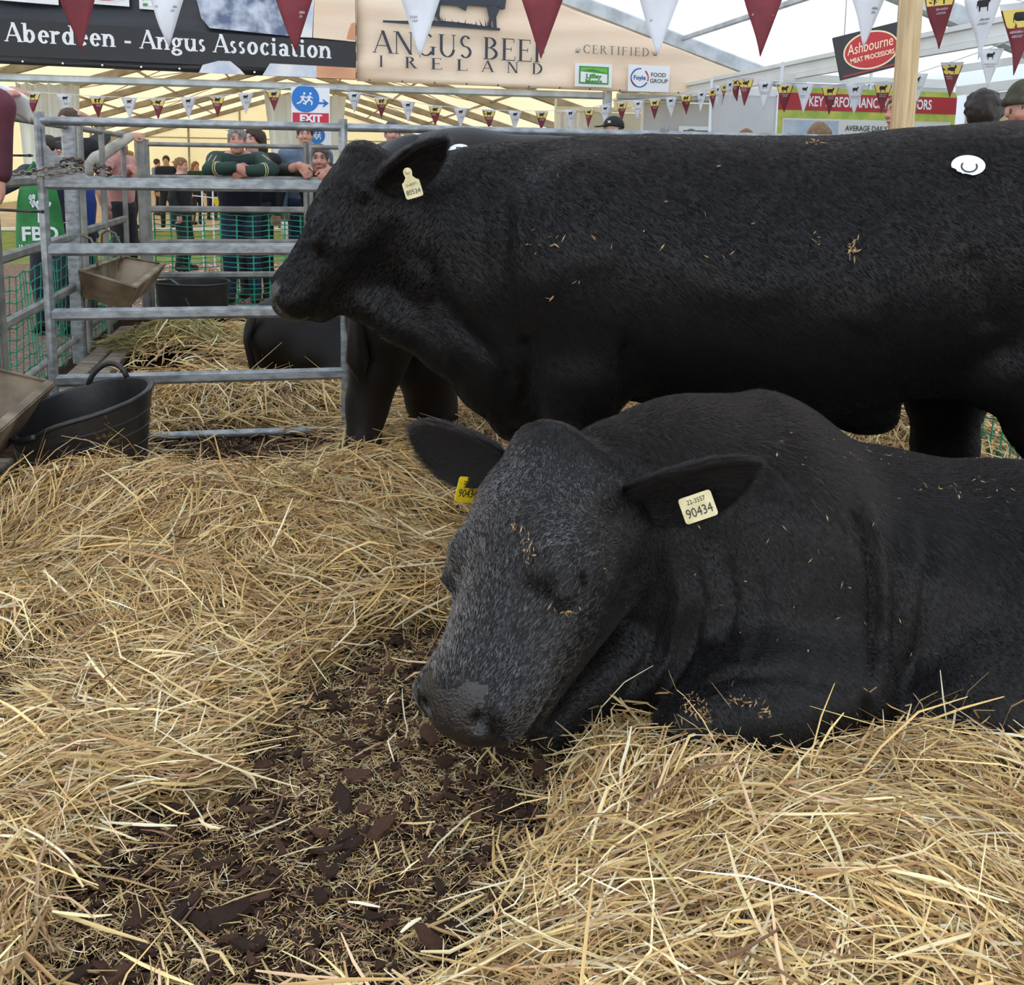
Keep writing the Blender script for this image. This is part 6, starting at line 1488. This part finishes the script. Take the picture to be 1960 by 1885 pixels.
def on_bare(rng, n):
    lo, hi = np.array(BARE).min(0), np.array(BARE).max(0); x = rng.uniform(lo[0], hi[0], n*3); y = rng.uniform(lo[1], hi[1], n*3); m = inpoly(x, y, BARE) & (rng.random(n*3) < .25+.75*(.5+.5*np.sin(x*15+2*np.sin(y*12))*np.sin(y*21+2*np.sin(x*13)))); return x[m][:n], y[m][:n]
stalks('straw_litter', 'thin trodden bits of straw on the bare bark in front of the muzzle', 10000, on_bare, .03, .10, .0007, .0018, 9, .012, up=.2, kink=.6)
chaff('straw_chaff', 'short trodden chaff on the bare bark in front of the muzzle', 14000, 21, np.array(BARE), .016)
chaff('straw_chaff', 'short trodden chaff on the bark patch under the gate', 2500, 22, np.array(BARE2), .024)
# bark chips: the larger ones one by one, the rest as crumbs
rng = random.Random(9); shapes = []
for k in range(14):
    n = 7; L = rng.uniform(.8, 1.5); b = MB(); pts = []
    for i in range(n):
        a = 2*PI*i/n+rng.uniform(-.25, .25); r = rng.uniform(.6, 1.1); pts.append((math.cos(a)*r*L, math.sin(a)*r*.55))
    t = rng.uniform(.10, .22)
    vs = [(x, y, -t+.08*x*x) for x, y in pts]+[(x*.9, y*.88, t+.10*x*x+rng.uniform(-.06, .06)) for x, y in pts]+[(0, 0, t*1.25)]
    fs = [tuple(range(n))[::-1]]+[(i, (i+1) % n, n+(i+1) % n, n+i) for i in range(n)]+[(n+i, n+(i+1) % n, 2*n) for i in range(n)]
    b.add(vs, fs); o = b.build('bark_chip', M_bark, floor); shapes.append(o)
M_barks = [mat('bark_chip_dark', spec=.15, col=srgb(70, 53, 44), rough=.85, var=srgb(36, 26, 22), vscale=40, bump=.5, bscale=90), mat('bark_chip_red', spec=.15, col=srgb(104, 77, 62), rough=.85, var=srgb(60, 38, 30), vscale=40, bump=.5, bscale=90), M_bark]
bare = np.array(BARE); spots = []
while len(spots) < 270:
    x = rng.uniform(bare[:, 0].min()-.05, bare[:, 0].max()+.08); y = rng.uniform(bare[:, 1].min(), bare[:, 1].max()+.08)
    if inpoly(np.array([x]), np.array([y]), BARE)[0] or rng.random() < .12: spots.append((x, y))
for x, y in ((G(rng.uniform(310, 640), rng.uniform(845, 905))[:2]) for _ in range(26)): spots.append((x, y))
for i, (x, y) in enumerate(spots):
    src = shapes[i % len(shapes)]
    o = src if i < len(shapes) else src.copy()
    if i >= len(shapes): COL.objects.link(o)
    s = rng.uniform(.013, .028)*(1.4 if rng.random() < .15 else 1)
    o.parent = floor; o.matrix_parent_inverse = Matrix()
    o.location = (x, y, float(heap(np.array([x]), np.array([y]))[0])+.011+rng.random()*.008); o.scale = (s, s*rng.uniform(.6, 1.2), s*.8); o.rotation_euler = (rng.gauss(0, .22), rng.gauss(0, .22), rng.uniform(0, 6.28))
for i, o in enumerate(shapes): o.data.materials[0] = M_barks[i % 3]
def crumbs(n, seed):
    r = np.random.default_rng(seed); x = r.uniform(-1.9, 1.2, n*3); y = r.uniform(1.15, 4.4, n*3)
    m = inpoly(x, y, BARE) | inpoly(x, y, BARE2) | (r.random(n*3) < .12); m &= (x*EX[0]+y*EX[1] > -1.1); x = x[m][:n]; y = y[m][:n]; n = len(x)
    a = r.uniform(0, 2*PI, n); s = r.uniform(.003, .010, n); z = heap(x, y)+.002
    c = np.stack([x, y, z+s*.3], -1); d = np.stack([np.cos(a), np.sin(a), r.normal(0, .25, n)], -1)*s[:, None]*1.5; e = np.stack([-np.sin(a), np.cos(a), r.normal(0, .25, n)], -1)*s[:, None]*.7; t = np.array([0, 0, 1.])*s[:, None]*.5
    vs = np.stack([c-d, c-e, c+d, c+e, c+t, c-t], 1).reshape(-1, 3); b = np.arange(n)*6
    F = np.concatenate([np.stack([b+i, b+(i+1) % 4, b+4], -1) for i in range(4)]); me = np_mesh('bark_crumbs', vs, F)
    o = link('bark_crumbs', me, M_bark, None, False); tag(o, 'small bark crumbs lying between the larger chips', 'bark', None, 'stuff')
crumbs(16000, 31)
# pebbles of the path outside the back hurdle
def pebbles(n, seed):
    r = np.random.default_rng(seed); px = r.uniform(-1.6, 1.0, n); py = 8.35+r.random(n)**1.3*4.0; c = px[:, None]*EX+py[:, None]*EY; s = r.uniform(.010, .026, n); c[:, 2] = .002
    a = r.uniform(0, 2*PI, n); d = np.stack([np.cos(a), np.sin(a), 0*a], -1)*s[:, None]*1.2; e = np.stack([-np.sin(a), np.cos(a), 0*a], -1)*s[:, None]*.8; t = np.array([0, 0, 1.])*s[:, None]*.7
    vs = np.stack([c-d, c-e, c+d, c+e, c+t], 1).reshape(-1, 3); b = np.arange(n)*5; F = np.concatenate([np.stack([b+i, b+(i+1) % 4, b+4], -1) for i in range(4)]); me = np_mesh('path_gravel', vs, F)
    pal = np.array([srgb(190, 150, 126), srgb(150, 110, 90), srgb(216, 190, 168), srgb(110, 84, 70), srgb(170, 128, 100)]); set_color(me, np.repeat(pal[r.integers(0, 5, n)], 5, axis=0))
    o = link('path_gravel', me, M_straw, None, True); tag(o, 'pinkish brown gravel of the path outside the back hurdle', 'gravel', None, 'stuff')
pebbles(9000, 41)
# ================================================================ bunting
M_pn_red = mat('pennant_maroon', srgb(140, 60, 68), .75, var=srgb(124, 50, 58), vscale=6, transl=.25)
M_pn_white = mat('pennant_white', srgb(232, 232, 236), .75, var=srgb(220, 220, 226), vscale=6, transl=.25)
M_pn_yel = mat('pennant_yellow', srgb(244, 218, 112), .75, transl=.2)
M_pn_cow = mat('pennant_cow_print', srgb(34, 28, 28), .7)
M_string = mat('white_cord', srgb(232, 230, 224), .7)
COWO = [(-.5, .12), (-.46, .30), (-.36, .36), (.30, .34), (.36, .46), (.50, .48), (.56, .36), (.50, .24), (.40, .20), (.36, .02), (.34, -.22), (.26, -.22), (.26, .0), (-.22, .0), (-.28, -.22), (-.36, -.22), (-.36, .02), (-.44, .10), (-.47, -.05), (-.5, -.05)]
def pennant(parent, c, a, w, h, red, seed, back=False, detail=True, turn=0.):
    """a cloth triangle hung from its top edge; a: direction of the top edge"""
    rng = random.Random(seed); a = nrm(a); n0 = nrm(np.cross(a, EZ)); n0 = n0 if n0@(CAM-c) > 0 else -n0; a = a if np.cross(EZ, n0)@a > 0 else -a
    if turn: a, n0 = a*math.cos(turn)+n0*math.sin(turn), n0*math.cos(turn)-a*math.sin(turn)
    ph = rng.uniform(0, 6); am = rng.uniform(.03, .07)*w*2; K = 8
    def pt(x, z, lift=0.):                    # x in -.5...5 of the width here, z 0..1 down
        return c+a*(x*w)+n0*(am*math.sin(x*5+ph+z*3)*(.3+z)+lift)-EZ*(z*h)
    def hw(z): return .5*(1-z)+.006
    b = MB(); rings = [[pt(-hw(z)+2*hw(z)*j/4, z) for j in range(5)] for z in np.linspace(0, 1, K)]; b.loft(rings, wrap=False, cap=False)
    o = b.build('pennant', M_pn_red if red else M_pn_white, parent, True); md = o.modifiers.new('solid', 'SOLIDIFY'); md.thickness = .0012
    sd = -1 if back else 1
    if detail:
        if red and not back:
            b = MB(); rings = [[pt(-hw(z)*.9+1.8*hw(z)*j/4, z, .0022) for j in range(5)] for z in (.09, .2, .34)]; b.loft(rings, wrap=False, cap=False); b.build('yellow_patch', M_pn_yel, o)
            b = MB(); rings = [[pt(-hw(z)+2*hw(z)*j/4, z, .0022) for j in range(5)] for z in (.0, .09)]; b.loft(rings, wrap=False, cap=False); b.build('white_edge', M_pn_white, o)
        b = MB(); z0 = .25 if red else .22; sc = .36 if red else .3; b.poly([pt(x*sc, z0-y*sc*w/h*1.5, sd*.0035) for x, y in COWO]); b.build('cow_print', M_pn_cow, o)
        X = a*sd; 
        if w > .16 or True:
            mt = M_pn_white if red else M_pn_cow
            for i, (s, z) in enumerate((('ABERDEEN-ANGUS', .40), ('ASSOCIATION', .46))):
                text_part('lettering', s, w*.075, (X, EZ, n0*sd), pt(0, z, sd*.005), mt, o, .0002, sx=.75)
    return o
def bunting(label, path, items, cord=.004):
    t = thing('bunting', label, 'bunting', path[0]); b = MB(); b.tube(path, cord, 5); b.build('cord', M_string, t, True)
    for i, it in enumerate(items): pennant(t, *it[:4], it[4], 100+i*7+int(abs(it[0][0])*50), **(it[5] if len(it) > 5 else {}))
    return t
# far string under the roof beam
yb = 13.3; pts = [(-20, 168), (62, 176), (124, 180), (186, 184), (247, 187), (302, 188), (360, 186), (416, 183), (470, 178), (524, 172), (575, 164), (640, 168), (678, 176), (730, 186), (781, 194), (833, 202), (882, 207), (936, 210), (986, 212), (1037, 212), (1092, 210), (1112, 210)]
W3 = [on_y(u, v, yb) for u, v in pts]
bunting('far string of small maroon and white pennants looping under the tent beam', W3, [(W3[i]-EZ*.004, EX, .19, .26, i % 2 == 1) for i in range(1, 21) if i not in (10, 11)])
# along the stand fascia
P3 = [(1112, 210, 13.3), (1190, 194, 12.9), (1277, 187, 12.4), (1360, 170, 11.8), (1416, 146, 10.6)]
path = [on_y(*p) for p in P3]
def along(path, n, w, h, start=0, **k):
    seg = [np.linalg.norm(b-a) for a, b in zip(path[:-1], path[1:])]; tot = sum(seg); out = []
    for j in range(n):
        s = (j+.5)/n*tot; i = 0
        while s > seg[i] and i < len(seg)-1: s -= seg[i]; i += 1
        d = nrm(path[i+1]-path[i]); out.append((path[i]+d*s-EZ*.004, d*V(1, 1, 0), w, h, (j+start) % 2 == 0, dict(k)))
    return out
bunting('string of small pennants turned edge on beside the grey stand wall', path, [(p, nrm(d*.8+EX*.25), w, h, r, k) for p, d, w, h, r, k in along(path, 13, .16, .26)])
P4 = [(1416, 146, 10.6), (1502, 157, 10.2), (1590, 162, 9.8), (1691, 156, 9.2), (1756, 140, 8.6), (1823, 118, 8.0), (1897, 92, 7.3), (1975, 58, 6.6)]
path = [on_y(*p) for p in P4]
items = [(1428, 148, 10.55, 1), (1465, 154, 10.35, 0), (1503, 158, 10.2, 1), (1541, 160, 10.0, 0), (1590, 162, 9.8, 1), (1638, 160, 9.5, 0), (1691, 156, 9.2, 1), (1756, 140, 8.6, 0), (1823, 118, 8.0, 1), (1897, 92, 7.3, 0)]
bunting('string of pennants rising to the right in front of the poster stand', path, [(on_y(u, v, y)-EZ*.004, EX*.8-EY*.55, .19, .31, bool(r)) for u, v, y, r in items])
# near strings across the top
N1 = [(-40, -40), (146, -38), (318, -38), (562, -28), (805, -22), (1038, -14), (1262, -20), (1462, -26), (1664, -36), (1738, -44)]
W1 = [P(u, v, 4.9) for u, v in N1]
bunting('near string of large maroon and white pennants across the top of the picture', W1, [(W1[i]-EZ*.004, V(1, .02, 0), .215, .30+.02*(i % 3 == 1), c, {'back': True}) for i, c in ((1, True), (2, False), (3, True), (4, False), (5, True), (6, False), (7, True), (8, False))])
N2 = [(1738, -44, 5.0), (1802, -34, 4.85), (1884, -18, 4.6), (1957, 2, 4.3), (2050, 20, 4.1)]
W2 = [P(*p) for p in N2]
bunting('near string of large pennants turned aside right of the pine post', W2, [(W2[i]-EZ*.004, nrm(V(.55, -.8, 0)), .19, .30, c) for i, c in ((1, True), (2, False), (3, True))])
